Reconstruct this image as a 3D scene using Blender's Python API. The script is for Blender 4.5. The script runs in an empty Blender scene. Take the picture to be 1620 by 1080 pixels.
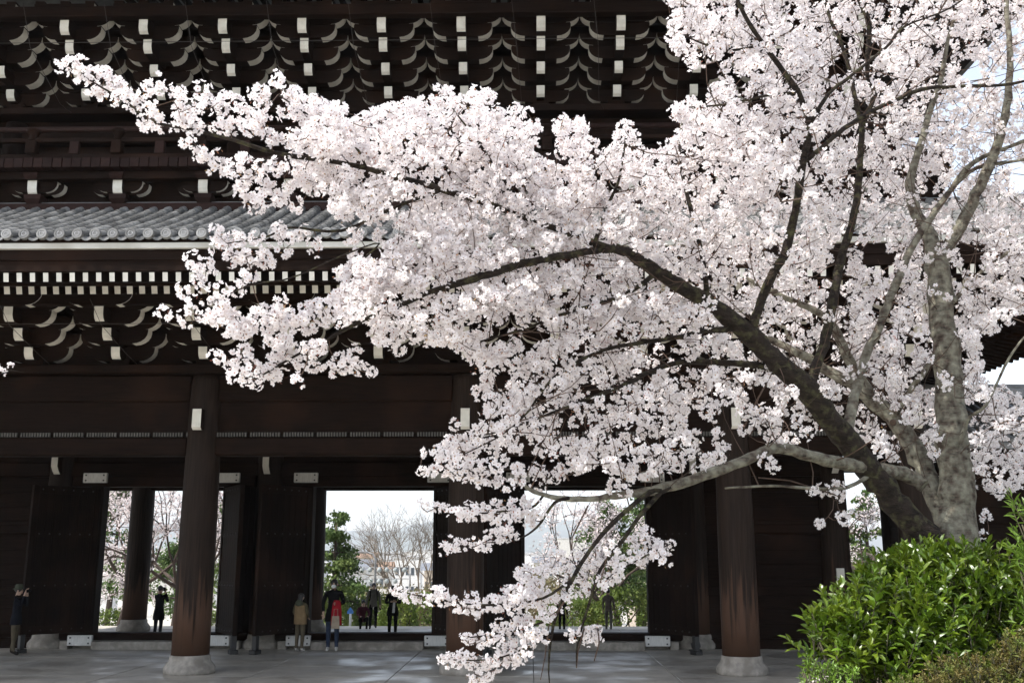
import bpy, bmesh, math, random
import numpy as np
from mathutils import Vector, Matrix
R = math.radians
rnd = random.Random(7)
rng = np.random.default_rng(7)
scene = bpy.context.scene
COL = scene.collection

# ------------------------------------------------------------------ camera
F_PX, PITCH, YAW, EYE = 1583.8, 0.2104, 0.01648, 2.375      # solved from the column rows of the gate
cam_d = bpy.data.cameras.new('camera'); cam = bpy.data.objects.new('camera', cam_d); COL.objects.link(cam)
cam.location = (0, 0, EYE); cam.rotation_euler = (math.pi/2 + PITCH, 0, YAW)
cam_d.sensor_width = 36; cam_d.lens = 36*F_PX/1620; cam_d.clip_start = .1; cam_d.clip_end = 20000
scene.camera = cam

# ------------------------------------------------------------------ sky and sun (sun from the left, high, a little behind the camera)
SUN_EL, SUN_AZ = R(52), R(63)
to_sun = Vector((-math.sin(SUN_AZ)*math.cos(SUN_EL), -math.cos(SUN_AZ)*math.cos(SUN_EL), math.sin(SUN_EL)))
world = bpy.data.worlds.new('World'); scene.world = world; world.use_nodes = True
wn = world.node_tree; wn.nodes.clear()
sky = wn.nodes.new('ShaderNodeTexSky'); sky.sky_type = 'NISHITA'; sky.sun_disc = False
sky.sun_elevation = SUN_EL
sky.sun_rotation = math.atan2(to_sun.x, to_sun.y)
sky.altitude = 60; sky.air_density = 1.0; sky.dust_density = 1.2; sky.ozone_density = 1.0
bg = wn.nodes.new('ShaderNodeBackground'); bg.inputs[1].default_value = .15
wo = wn.nodes.new('ShaderNodeOutputWorld')
hsv = wn.nodes.new('ShaderNodeHueSaturation'); hsv.inputs['Saturation'].default_value = .55     # pale spring haze
wn.links.new(sky.outputs[0], hsv.inputs['Color']); wn.links.new(hsv.outputs[0], bg.inputs[0]); wn.links.new(bg.outputs[0], wo.inputs[0])
sun_d = bpy.data.lights.new('sun', 'SUN'); sun_d.energy = 2.7; sun_d.angle = R(.53); sun_d.color = (1, .955, .89)
sun = bpy.data.objects.new('sun', sun_d); COL.objects.link(sun)
sun.rotation_euler = to_sun.to_track_quat('Z', 'Y').to_euler(); sun.location = (-20, -10, 40)
vs = scene.view_settings; vs.view_transform = 'Standard'; vs.look = 'None'; vs.gamma = 1; vs.exposure = 1.28
vs.use_curve_mapping = False
cy = scene.cycles
cy.use_denoising = True; cy.max_bounces = 7; cy.diffuse_bounces = 4; cy.transmission_bounces = 4
cy.volume_bounces = 0; cy.transparent_max_bounces = 8; cy.use_adaptive_sampling = True; cy.adaptive_threshold = .02
cy.sample_clamp_indirect = 6

# ------------------------------------------------------------------ pixel -> world
def ray(px, py):
    u, v = px-810, py-540
    cp, sp, c, s = math.cos(PITCH), math.sin(PITCH), math.cos(YAW), math.sin(YAW)
    xr, up = u/F_PX, -v/F_PX
    yf, z = cp-up*sp, sp+up*cp
    return c*xr-s*yf, s*xr+c*yf, z
def at(px, py, Y):
    x, y, z = ray(px, py); t = Y/y
    return Vector((x*t, Y, z*t+EYE))
def ground(px, py, Z=0.):
    x, y, z = ray(px, py); t = (Z-EYE)/z
    return Vector((x*t, y*t, Z))
def zat(py, Y, px=600): return at(px, py, Y).z

# ------------------------------------------------------------------ object helpers
W = {}
def tag(o, label=None, cat=None, group=None, kind=None):
    if label: o['label'] = label
    if cat: o['category'] = cat
    if group: o['group'] = group
    if kind: o['kind'] = kind
    return o
def link(o, parent=None, loc=(0, 0, 0)):
    """link with a world translation; parents are only translated, so their world place is kept in W"""
    COL.objects.link(o); o.location = loc; W[o.name] = Vector(loc)
    if parent is not None:
        o.parent = parent; o.matrix_parent_inverse = Matrix.Translation(-W[parent.name])
    return o
def empty(name, loc, **k):
    o = bpy.data.objects.new(name, None); o.empty_display_size = .3
    link(o, None, loc); tag(o, **k); return o
def obj(name, me, parent=None, loc=(0, 0, 0), **k):
    o = bpy.data.objects.new(name, me); link(o, parent, loc); tag(o, **k); return o

class MB:
    """collects shapes; build() links them as one mesh object"""
    def __init__(s): s.v = []; s.f = []; s.m = []; s.sm = []
    def add(s, vs, fs, m=0, smooth=False):
        b = len(s.v); s.v += [tuple(p) for p in vs]
        for i, f in enumerate(fs):
            s.f.append(tuple(b+j for j in f)); s.m.append(m if isinstance(m, int) else m[i]); s.sm.append(smooth)
        return s
    def box(s, x0, x1, y0, y1, z0, z1, m=0, mfront=None):
        vs = [(x0,y0,z0),(x1,y0,z0),(x1,y1,z0),(x0,y1,z0),(x0,y0,z1),(x1,y0,z1),(x1,y1,z1),(x0,y1,z1)]
        fs = [(0,3,2,1),(4,5,6,7),(0,1,5,4),(1,2,6,5),(2,3,7,6),(3,0,4,7)]
        ms = [m]*6
        if mfront is not None: ms[2] = mfront
        return s.add(vs, fs, ms)
    def cbox(s, x0, x1, y0, y1, z0, z1, b=.01, m=0):
        """box with chamfered edges (octagonal in plan, inset top and bottom)"""
        def ring(z, i):
            return [(x0+i+b,y0+i,z),(x1-i-b,y0+i,z),(x1-i,y0+i+b,z),(x1-i,y1-i-b,z),(x1-i-b,y1-i,z),(x0+i+b,y1-i,z),(x0+i,y1-i-b,z),(x0+i,y0+i+b,z)]
        rs = [ring(z0, b), ring(z0+b, 0), ring(z1-b, 0), ring(z1, b)]
        vs = sum(rs, []); fs = [tuple(range(7, -1, -1)), tuple(range(24, 32))]
        for k in range(3):
            for i in range(8):
                j = (i+1) % 8; fs.append((k*8+i, k*8+j, k*8+8+j, k*8+8+i))
        return s.add(vs, fs, m)
    def prism(s, prof, axis, a0, a1, m=0, mside=None):
        """profile of 2-D points swept along an axis: 'x' profile is (y,z), 'y' profile is (x,z), 'z' profile is (x,y)"""
        n = len(prof)
        def P(p, a): return (a, p[0], p[1]) if axis == 'x' else ((p[0], a, p[1]) if axis == 'y' else (p[0], p[1], a))
        vs = [P(p, a0) for p in prof]+[P(p, a1) for p in prof]
        fs = [tuple(range(n)), tuple(range(2*n-1, n-1, -1))]; ms = [m, m]
        for i in range(n):
            j = (i+1) % n; fs.append((i, i+n, j+n, j)); ms.append(m if mside is None else mside[i])
        return s.add(vs, fs, ms)
    def tube(s, pts, rad, n=6, m=0, cap=True):
        pts = [Vector(p) for p in pts]; k = len(pts)
        if not hasattr(rad, '__len__'): rad = [rad]*k
        t0 = (pts[1]-pts[0]).normalized()
        u = t0.orthogonal().normalized(); vs = []
        for i, p in enumerate(pts):
            t = (pts[min(i+1, k-1)]-pts[max(i-1, 0)]).normalized()
            u = (u-t*u.dot(t)).normalized(); w = t.cross(u)
            for j in range(n):
                a = 2*math.pi*j/n; vs.append(p+(u*math.cos(a)+w*math.sin(a))*rad[i])
        fs = []
        for i in range(k-1):
            for j in range(n):
                jj = (j+1) % n; fs.append((i*n+j, i*n+jj, i*n+n+jj, i*n+n+j))
        s.add(vs, fs, m, True)
        if cap:
            b = len(s.v)-len(vs)
            s.f += [tuple(b+j for j in range(n-1, -1, -1)), tuple(b+(k-1)*n+j for j in range(n))]; s.m += [m, m]; s.sm += [False]*2
        return s
    def lathe(s, prof, c=(0, 0, 0), n=24, m=0, smooth=True):
        """prof is (radius, z) from bottom to top"""
        vs = []
        for r, z in prof:
            for j in range(n):
                a = 2*math.pi*j/n; vs.append((c[0]+r*math.cos(a), c[1]+r*math.sin(a), c[2]+z))
        fs = []
        for i in range(len(prof)-1):
            for j in range(n):
                jj = (j+1) % n; fs.append((i*n+j, i*n+jj, i*n+n+jj, i*n+n+j))
        s.add(vs, fs, m, smooth)
        b = len(s.v)-len(vs)
        s.f += [tuple(b+j for j in range(n-1, -1, -1)), tuple(b+(len(prof)-1)*n+j for j in range(n))]
        s.m += [prof and (m if isinstance(m, int) else m[0])]*2; s.sm += [False]*2
        return s
    def ball(s, c, r, n=10, k=6, m=0):
        r = r if hasattr(r, '__len__') else (r, r, r); vs = [(c[0], c[1], c[2]-r[2])]
        for i in range(1, k):
            t = -math.pi/2+math.pi*i/k
            for j in range(n):
                a = 2*math.pi*j/n; vs.append((c[0]+r[0]*math.cos(t)*math.cos(a), c[1]+r[1]*math.cos(t)*math.sin(a), c[2]+r[2]*math.sin(t)))
        vs.append((c[0], c[1], c[2]+r[2])); fs = []
        for j in range(n):
            jj = (j+1) % n; fs.append((0, 1+jj, 1+j)); fs.append((len(vs)-1, 1+(k-2)*n+j, 1+(k-2)*n+jj))
            for i in range(k-2): fs.append((1+i*n+j, 1+i*n+jj, 1+i*n+n+jj, 1+i*n+n+j))
        return s.add(vs, fs, m, True)
    def mesh(s, name, mats):
        me = bpy.data.meshes.new(name); me.from_pydata(s.v, [], s.f)
        mats = mats if isinstance(mats, (list, tuple)) else [mats]
        for m in mats: me.materials.append(m)
        me.polygons.foreach_set('material_index', s.m); me.polygons.foreach_set('use_smooth', s.sm)
        me.update(); return me
    def build(s, name, mats, parent=None, loc=(0, 0, 0), **k): return obj(name, s.mesh(name, mats), parent, loc, **k)

def np_mesh(name, V, F, mats, mi=None, smooth=False):
    V = np.asarray(V, np.float32); F = np.asarray(F, np.int32); n, k = F.shape
    me = bpy.data.meshes.new(name); me.vertices.add(len(V)); me.vertices.foreach_set('co', V.ravel())
    me.loops.add(n*k); me.loops.foreach_set('vertex_index', F.ravel())
    me.polygons.add(n); me.polygons.foreach_set('loop_start', np.arange(0, n*k, k, dtype=np.int32))
    for m in (mats if isinstance(mats, (list, tuple)) else [mats]): me.materials.append(m)
    if mi is not None: me.polygons.foreach_set('material_index', np.asarray(mi, np.int32))
    if smooth: me.polygons.foreach_set('use_smooth', np.ones(n, bool))
    me.update(calc_edges=True); return me

# ------------------------------------------------------------------ materials
def mat(name, base, rough=.7, var=.25, scale=4., stretch=(1, 1, 1), spec=.5, bump=0., bscale=30., objrand=0., second=None, sscale=1.5, sth=(.45, .65), trans=0., detail=5, rvar=0.):
    m = bpy.data.materials.new(name); m.use_nodes = True; nt = m.node_tree; N = nt.nodes; L = nt.links
    b = N['Principled BSDF']; b.inputs['Roughness'].default_value = rough
    b.inputs['Specular IOR Level'].default_value = spec
    tc = N.new('ShaderNodeTexCoord'); mp = N.new('ShaderNodeMapping'); mp.inputs['Scale'].default_value = stretch
    geo = N.new('ShaderNodeNewGeometry'); L.new(geo.outputs['Position'], mp.inputs['Vector'])
    nz = N.new('ShaderNodeTexNoise'); nz.inputs['Scale'].default_value = scale; nz.inputs['Detail'].default_value = detail
    L.new(mp.outputs[0], nz.inputs['Vector'])
    cr = N.new('ShaderNodeValToRGB'); cr.color_ramp.elements[0].position = .3; cr.color_ramp.elements[1].position = .7
    lo = [c*(1-var) for c in base]; hi = [min(1, c*(1+var)) for c in base]
    cr.color_ramp.elements[0].color = (*lo, 1); cr.color_ramp.elements[1].color = (*hi, 1)
    L.new(nz.outputs['Fac'], cr.inputs[0]); out = cr.outputs[0]
    if second:
        n2 = N.new('ShaderNodeTexNoise'); n2.inputs['Scale'].default_value = sscale; n2.inputs['Detail'].default_value = 6
        L.new(geo.outputs['Position'], n2.inputs['Vector'])
        r2 = N.new('ShaderNodeValToRGB'); r2.color_ramp.elements[0].position = sth[0]; r2.color_ramp.elements[1].position = sth[1]
        L.new(n2.outputs['Fac'], r2.inputs[0])
        mx = N.new('ShaderNodeMix'); mx.data_type = 'RGBA'; L.new(r2.outputs[0], mx.inputs[0]); L.new(out, mx.inputs[6]); mx.inputs[7].default_value = (*second, 1)
        out = mx.outputs[2]
    if objrand:
        oi = N.new('ShaderNodeObjectInfo'); mr = N.new('ShaderNodeMapRange'); mr.inputs[3].default_value = 1-objrand; mr.inputs[4].default_value = 1+objrand
        L.new(oi.outputs['Random'], mr.inputs[0]); hs = N.new('ShaderNodeHueSaturation'); L.new(mr.outputs[0], hs.inputs['Value']); L.new(out, hs.inputs['Color']); out = hs.outputs[0]
    L.new(out, b.inputs['Base Color'])
    if rvar:
        n3 = N.new('ShaderNodeTexNoise'); n3.inputs['Scale'].default_value = .9; n3.inputs['Detail'].default_value = 5; L.new(geo.outputs['Position'], n3.inputs['Vector'])
        m3 = N.new('ShaderNodeMapRange'); m3.inputs[1].default_value = .38; m3.inputs[2].default_value = .62; m3.inputs[3].default_value = rough-rvar; m3.inputs[4].default_value = rough+rvar
        L.new(n3.outputs['Fac'], m3.inputs[0]); L.new(m3.outputs[0], b.inputs['Roughness'])
    if bump:
        bn = N.new('ShaderNodeTexNoise'); bn.inputs['Scale'].default_value = bscale; bn.inputs['Detail'].default_value = 4; L.new(mp.outputs[0], bn.inputs['Vector'])
        bp = N.new('ShaderNodeBump'); bp.inputs['Strength'].default_value = bump; bp.inputs['Distance'].default_value = .02
        L.new(bn.outputs['Fac'], bp.inputs['Height']); L.new(bp.outputs[0], b.inputs['Normal'])
    if trans:
        tl = N.new('ShaderNodeBsdfTranslucent'); ms = N.new('ShaderNodeMixShader'); ms.inputs[0].default_value = trans
        L.new(out, tl.inputs['Color']); L.new(b.outputs[0], ms.inputs[1]); L.new(tl.outputs[0], ms.inputs[2])
        L.new(ms.outputs[0], N['Material Output'].inputs['Surface'])
    return m

M = {}
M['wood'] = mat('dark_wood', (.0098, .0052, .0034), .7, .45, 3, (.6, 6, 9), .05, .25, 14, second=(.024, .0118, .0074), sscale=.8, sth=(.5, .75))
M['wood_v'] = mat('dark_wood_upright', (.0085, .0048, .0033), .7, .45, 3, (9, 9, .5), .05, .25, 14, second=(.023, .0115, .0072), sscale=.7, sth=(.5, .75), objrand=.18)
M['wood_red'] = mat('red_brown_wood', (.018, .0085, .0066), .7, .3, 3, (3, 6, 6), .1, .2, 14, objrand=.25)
M['white'] = mat('white_limewash', (.62, .595, .53), .85, .10, 5, (1, 1, 1), .2, .1, 40, second=(.44, .41, .35), sscale=3, sth=(.52, .8))
M['strip'] = mat('pale_eave_board', (.50, .485, .44), .8, .1, 3, (.6, 4, 4), .2, second=(.38, .36, .31), sscale=1.2)
M['metal'] = mat('pale_metal_strap', (.55, .54, .51), .6, .12, 6, (6, 1, 1), .4, objrand=.06)
M['black'] = mat('black_iron', (.012, .011, .011), .5, .2, 8)
M['tile'] = mat('grey_roof_tile', (.155, .153, .148), .5, .3, 5, (1, 1, 1), .4, .15, 25, objrand=.35, second=(.22, .22, .215), sscale=2.2, sth=(.5, .75))
M['tile_hi'] = mat('tile_emblem', (.24, .24, .24), .5, .15, 8)
M['stone'] = mat('pale_granite', (.27, .245, .21), .8, .25, 9, (1, 1, 1), .3, .3, 40, second=(.17, .15, .125), sscale=3.5)
M['paving'] = mat('stone_paving', (.35, .315, .262), .52, .18, 2.2, (1, 1, 1), .45, .10, 20, objrand=.12, rvar=.24, second=(.25, .228, .195), sscale=.7, sth=(.42, .68))
M['soil'] = mat('sandy_ground', (.46, .43, .37), .9, .15, 3, (1, 1, 1), .2, .3, 60, second=(.39, .365, .31), sscale=.35)
M['hill'] = mat('wooded_hill', (.055, .075, .05), .95, .4, .01)
# columns: wood that turns paler and redder where rain has washed the foot
def column_mat():
    m = mat('column_wood', (.019, .0122, .009), .62, .45, 3, (11, 11, .45), .08, .3, 14, objrand=.12)
    nt = m.node_tree; N = nt.nodes; L = nt.links; b = N['Principled BSDF']; src = b.inputs['Base Color'].links[0].from_socket
    geo = N.new('ShaderNodeNewGeometry'); sp = N.new('ShaderNodeSeparateXYZ'); L.new(geo.outputs['Position'], sp.inputs[0])
    mp = N.new('ShaderNodeMapping'); mp.inputs['Scale'].default_value = (8, 8, .4); L.new(geo.outputs['Position'], mp.inputs[0])
    nz = N.new('ShaderNodeTexNoise'); nz.inputs['Scale'].default_value = 1.6; nz.inputs['Detail'].default_value = 5; L.new(mp.outputs[0], nz.inputs['Vector'])
    ma = N.new('ShaderNodeMath'); ma.operation = 'MULTIPLY_ADD'; L.new(nz.outputs['Fac'], ma.inputs[0]); ma.inputs[1].default_value = 4.2; ma.inputs[2].default_value = -.95
    mr = N.new('ShaderNodeMapRange'); L.new(sp.outputs[2], mr.inputs[0]); L.new(ma.outputs[0], mr.inputs[1])
    ad = N.new('ShaderNodeMath'); ad.operation = 'ADD'; L.new(ma.outputs[0], ad.inputs[0]); ad.inputs[1].default_value = .65; L.new(ad.outputs[0], mr.inputs[2])
    mr.inputs[3].default_value = 1; mr.inputs[4].default_value = 0
    mx = N.new('ShaderNodeMix'); mx.data_type = 'RGBA'; L.new(mr.outputs[0], mx.inputs[0]); L.new(src, mx.inputs[6]); mx.inputs[7].default_value = (.062, .034, .022, 1)
    L.new(mx.outputs[2], b.inputs['Base Color']); return m
M['column'] = column_mat()
M['petal'] = mat('pale_pink_petal', (.905, .865, .86), .7, .03, 9, (1, 1, 1), .1, trans=.5)
M['calyx'] = mat('red_brown_calyx', (.26, .085, .06), .7, .4, 20, second=(.45, .30, .12), sscale=9)
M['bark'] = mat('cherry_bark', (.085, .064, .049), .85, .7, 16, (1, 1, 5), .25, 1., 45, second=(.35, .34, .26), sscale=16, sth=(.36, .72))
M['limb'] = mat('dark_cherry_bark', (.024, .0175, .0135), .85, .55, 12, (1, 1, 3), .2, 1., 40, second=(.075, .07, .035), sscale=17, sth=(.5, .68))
M['twig'] = mat('cherry_twig', (.085, .055, .04), .8, .35, 12, (1, 1, 1), .3)
M['leaf'] = mat('glossy_green_leaf', (.085, .15, .012), .30, .45, 6, (1, 1, 1), .5, objrand=.3, second=(.20, .27, .022), sscale=7, sth=(.45, .7), trans=.25)
M['leaf_pale'] = mat('pale_green_leaf', (.16, .27, .035), .4, .35, 6, (1, 1, 1), .5, trans=.3, objrand=.2)
M['leaf_red'] = mat('russet_leaf', (.15, .12, .035), .6, .5, 14, (1, 1, 1), .3, trans=.25, second=(.12, .17, .03), sscale=9)
M['pine'] = mat('pine_needles', (.065, .11, .028), .7, .5, .8, (1, 1, 1), .3, second=(.14, .19, .05), sscale=.9, trans=.15)
M['hedge'] = mat('hedge_leaves', (.085, .13, .022), .7, .45, .9, (1, 1, 1), .3, second=(.16, .20, .04), sscale=.7, trans=.2)
M['far_petal'] = mat('far_cherry_petal', (.78, .70, .69), .8, .12, 2, (1, 1, 1), .1, trans=.3)
M['bare'] = mat('bare_bark', (.16, .13, .10), .9, .3, 2)
M['pinebark'] = mat('pine_bark', (.06, .042, .032), .9, .4, 3)
# ------------------------------------------------------------------ ground
D, S = 21.566, 5.832                    # front column row, row spacing (m from the camera)
CX, BAY, END = -4.186, 5.7, 3.8         # centre of the gate, door bays, end bays
YM, YB = D+S, D+2*S
XS = [CX-12.35, CX-8.55, CX-2.85, CX+2.85, CX+8.55, CX+12.35]
EDGE = 34.75                            # far edge of the stone floor
def sstep(a, b, x):
    t = np.clip((x-a)/(b-a), 0, 1); return t*t*(3-2*t)
def terrain_h(x, y):
    near = .82*(1-sstep(10, 16, y))
    mound = .42*sstep(1.7, 3.2, x)*(1-sstep(10.5, 15, y))*(1-sstep(8, 14, x))*sstep(2.5, 5, y)
    far = -.25*sstep(EDGE+.2, EDGE+.3, y)-2.2*sstep(39, 52, y)-4*sstep(52, 85, y)-8*sstep(85, 200, y)-16*sstep(200, 900, y)
    return near+mound+far-.11*sstep(15.5, 16.5, y)*(1-sstep(EDGE, EDGE+.1, y))
gx = np.concatenate([-np.geomspace(9000, 31, 30), np.arange(-30, 30.1, .75), np.geomspace(31, 9000, 30)])
gy = np.concatenate([-np.geomspace(3000, 12, 14), np.arange(-10, 60, .5), np.geomspace(61, 9000, 46)])
GX, GY = np.meshgrid(gx, gy); GZ = terrain_h(GX, GY)
nx, ny = len(gx), len(gy); idx = np.arange(nx*ny).reshape(ny, nx)
F = np.stack([idx[:-1, :-1], idx[:-1, 1:], idx[1:, 1:], idx[1:, :-1]], -1).reshape(-1, 4)
obj('ground', np_mesh('ground', np.stack([GX, GY, GZ], -1).reshape(-1, 3), F, M['soil'], smooth=True), kind='structure', label='pale sandy ground rising towards the cherry tree', cat='ground')
# planting bed under the shrubs
bxs = np.linspace(1.2, 9, 50); bys = np.linspace(3.2, 10.5, 50); BX_, BY_ = np.meshgrid(bxs, bys)
edge_ = np.minimum.reduce([(BX_-1.2)/.5, (9-BX_)/.5, (BY_-3.2)/.5, (10.5-BY_)/.5])
BZ_ = terrain_h(BX_, BY_)+np.clip(edge_, 0, 1)*.09-.03+.02*np.sin(BX_*5)*np.sin(BY_*4.3)
i3 = np.arange(2500).reshape(50, 50)
obj('planting_bed', np_mesh('planting_bed', np.stack([BX_, BY_, BZ_], -1).reshape(-1, 3), np.stack([i3[:-1, :-1], i3[:-1, 1:], i3[1:, 1:], i3[1:, :-1]], -1).reshape(-1, 4), mat('leaf_litter', (.075, .055, .035), .95, .5, 14, second=(.05, .07, .02), sscale=3), smooth=True), kind='structure', label='dark leafy planting bed under the shrubs', cat='bed')
# far hills beyond the city
hx = np.linspace(-5200, 5200, 140); hy = np.linspace(5600, 8200, 18); HX, HY = np.meshgrid(hx, hy)
ridge = 215+38*np.sin(HX/520+1.1)+22*np.sin(HX/211+.4)+12*np.sin(HX/97+2)+62*np.exp(-((HX+560)/260)**2)-25*np.exp(-((HX+1500)/350)**2)
HZ = -38+ridge*np.sin(np.clip((HY-5600)/2600, 0, 1)*math.pi)**.8*(1+.04*np.sin(HY/180+HX/300))
i2 = np.arange(HX.size).reshape(HX.shape); F2 = np.stack([i2[:-1, :-1], i2[:-1, 1:], i2[1:, 1:], i2[1:, :-1]], -1).reshape(-1, 4)
obj('hills', np_mesh('hills', np.stack([HX, HY, HZ], -1).reshape(-1, 3), F2, M['hill'], smooth=True), kind='structure', label='low wooded hills fading to blue beyond the city', cat='hills')
# stone floor of the gate: slabs with open joints
floor = MB().box(CX-16.5, CX+16.5, 17.2, EDGE-.06, -.3, -.035).build('stone_floor', mat('joint_earth', (.10, .09, .08), .95), kind='structure', label='worn grey stone slab floor under the gate', cat='floor')
slab_w, slab_d = 2.85, 1.9
sx = CX-2.85*5.5
for i in range(11):
    for j in range(9):
        y0 = 17.25+slab_d*j; y1 = min(y0+slab_d, EDGE)
        x0 = sx+slab_w*i
        if at(0, 1000, y0).x-3 > x0+slab_w or x0 > 9.5: continue
        dz = rnd.uniform(-.003, .003)
        MB().cbox(x0+.006, x0+slab_w-.006, y0+.006, y1-.006, -.05, dz, .006).build('paving_slab', M['paving'], floor)

# ------------------------------------------------------------------ the gate
gate = empty('temple_gate', (CX, YM, 0), label='huge dark wooden two storey temple gate with white tipped brackets and grey tiled roof', cat='gate')
def part(mb, name, mats, parent=None, loc=(0, 0, 0)): return mb.build(name, mats, parent or gate, loc)
def dup(o, loc, parent): return obj(o.name.split('.')[0], o.data, parent, loc)
# columns on stone bases
colp = [(.385, .36), (.386, 1.2), (.38, 3), (.362, 4.6), (.345, 5.6), (.325, 6.08), (.30, 6.22)]
basep = [(.50, -.02), (.525, .05), (.52, .13), (.47, .20), (.425, .25), (.415, .33), (.40, .37)]
col_me = MB().lathe(colp, n=28).mesh('column', M['column']); base_me = MB().lathe(basep, n=28).mesh('stone_base', M['stone'])
cols = {}
for row, y in enumerate((D, YM, YB)):
    for i, x in enumerate(XS):
        c = obj('column', col_me, gate, (x, y, 0)); obj('stone_base', base_me, c, (x, y, 0)); cols[row, i] = c
# white painted beam tips that stand out of the columns
tip = MB().prism([(-.58, 5.03), (-.58, 5.42), (-.2, 5.42), (-.2, 4.98), (-.5, 4.98)], 'x', -.095, .095, 0, [1, 0, 0, 0, 1]).mesh('beam_tip', [M['wood'], M['white']])
tip2 = MB().prism([(-.62, 4.72), (-.62, 5.06), (-.2, 5.06), (-.2, 4.5), (-.42, 4.52), (-.52, 4.6)], 'x', -.085, .085, 0, [1, 0, 0, 0, 1, 1]).mesh('beam_tip', [M['wood'], M['white']])
for i, x in enumerate(XS):
    obj('beam_tip', tip, gate, (x, D, 0)); obj('beam_tip', tip2, gate, (x, YM, 0))
M['lattice'] = mat('grey_lattice', (.075, .07, .062), .8)
# beams between the columns of the front row, bay by bay
XL, XR = XS[0]-.75, XS[5]+.75
for Y in (D, YB):
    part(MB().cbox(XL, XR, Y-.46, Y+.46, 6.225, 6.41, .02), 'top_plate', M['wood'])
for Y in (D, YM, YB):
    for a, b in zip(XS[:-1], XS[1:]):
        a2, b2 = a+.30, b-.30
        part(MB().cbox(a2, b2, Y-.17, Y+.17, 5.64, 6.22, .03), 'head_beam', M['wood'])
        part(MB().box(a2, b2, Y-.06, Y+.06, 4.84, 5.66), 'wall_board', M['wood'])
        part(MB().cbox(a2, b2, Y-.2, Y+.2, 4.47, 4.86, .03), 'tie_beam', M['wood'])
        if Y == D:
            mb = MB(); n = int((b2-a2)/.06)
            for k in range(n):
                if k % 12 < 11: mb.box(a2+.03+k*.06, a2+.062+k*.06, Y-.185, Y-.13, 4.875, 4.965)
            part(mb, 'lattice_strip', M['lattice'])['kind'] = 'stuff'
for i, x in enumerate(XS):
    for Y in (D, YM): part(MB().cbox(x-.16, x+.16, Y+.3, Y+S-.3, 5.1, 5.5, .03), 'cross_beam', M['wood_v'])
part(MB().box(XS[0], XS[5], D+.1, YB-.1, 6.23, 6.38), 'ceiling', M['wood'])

# middle row: doors, side panels, thresholds
plank_l = [.21*k for k in range(10)]
strap = MB().cbox(-.32, .32, -.05, .05, -.13, .13, .012)
for dx in (-.24, .24):
    for dz in (-.07, .07): strap.box(dx-.02, dx+.02, -.062, -.05, dz-.02, dz+.02, 1)
for dx in (-.13, -.05, .05, .13): strap.box(dx-.006, dx+.006, -.057, -.05, -.12, .12, 0)
strap_me = strap.mesh('metal_strap', [M['metal'], M['black']])
LEAF_W, Z0, Z1 = 1.84, .43, 4.15
def door_leaf(hx, sgn, open_deg):
    """a leaf hinged at the jamb and swung out towards the court; built along +x then turned"""
    leaf = bpy.data.objects.new('door_leaf', None)
    COL.objects.link(leaf); leaf.parent = gate
    mb = MB()
    for x0, x1 in ((0, .16), (LEAF_W-.16, LEAF_W)): mb.cbox(x0, x1, -.06, .06, Z0, Z1, .012)
    for z0, z1 in ((Z0, Z0+.2), (1.55, 1.72), (2.85, 3.0), (Z1-.2, Z1)): mb.box(.16, LEAF_W-.16, -.05, .05, z0, z1)
    me = mb.mesh('door_frame', M['wood_v'])
    ang = -math.pi/2-sgn*R(open_deg) if sgn > 0 else -math.pi/2+R(open_deg)
    ang = -math.pi/2 - R(open_deg) if sgn < 0 else -math.pi/2 + R(open_deg)
    leaf.rotation_euler = (0, 0, ang); leaf.location = (hx-CX, -.24, 0); W[leaf.name] = Vector((0, 0, 0))
    def sub(m, nm, mt):
        o = bpy.data.objects.new(nm, m.mesh(nm, mt) if isinstance(m, MB) else m); COL.objects.link(o); o.parent = leaf
    sub(me, 'door_frame', None)
    n = 7; w = (LEAF_W-.32)/n
    for k in range(n): sub(MB().cbox(.16+k*w+.004, .16+(k+1)*w-.004, -.035, .035, Z0+.1, Z1-.1, .006), 'plank', M['wood_v'])
    st = MB()
    for z in (Z0+.1, 1.63, 2.92, Z1-.1):
        for k in range(6): st.ball((.24+k*(LEAF_W-.48)/5, -.05, z), (.022, .03, .022), 6, 4); st.ball((.24+k*(LEAF_W-.48)/5, .05, z), (.022, .03, .022), 6, 4)
    sub(st, 'nail_heads', M['black'])
    sub(MB().cbox(LEAF_W-.14, LEAF_W-.02, -.07, .07, .1, Z0+.02, .01).cbox(LEAF_W-.2, LEAF_W+.05, -.1, .1, 0, .1, .01), 'door_shoe', M['black'])
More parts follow.
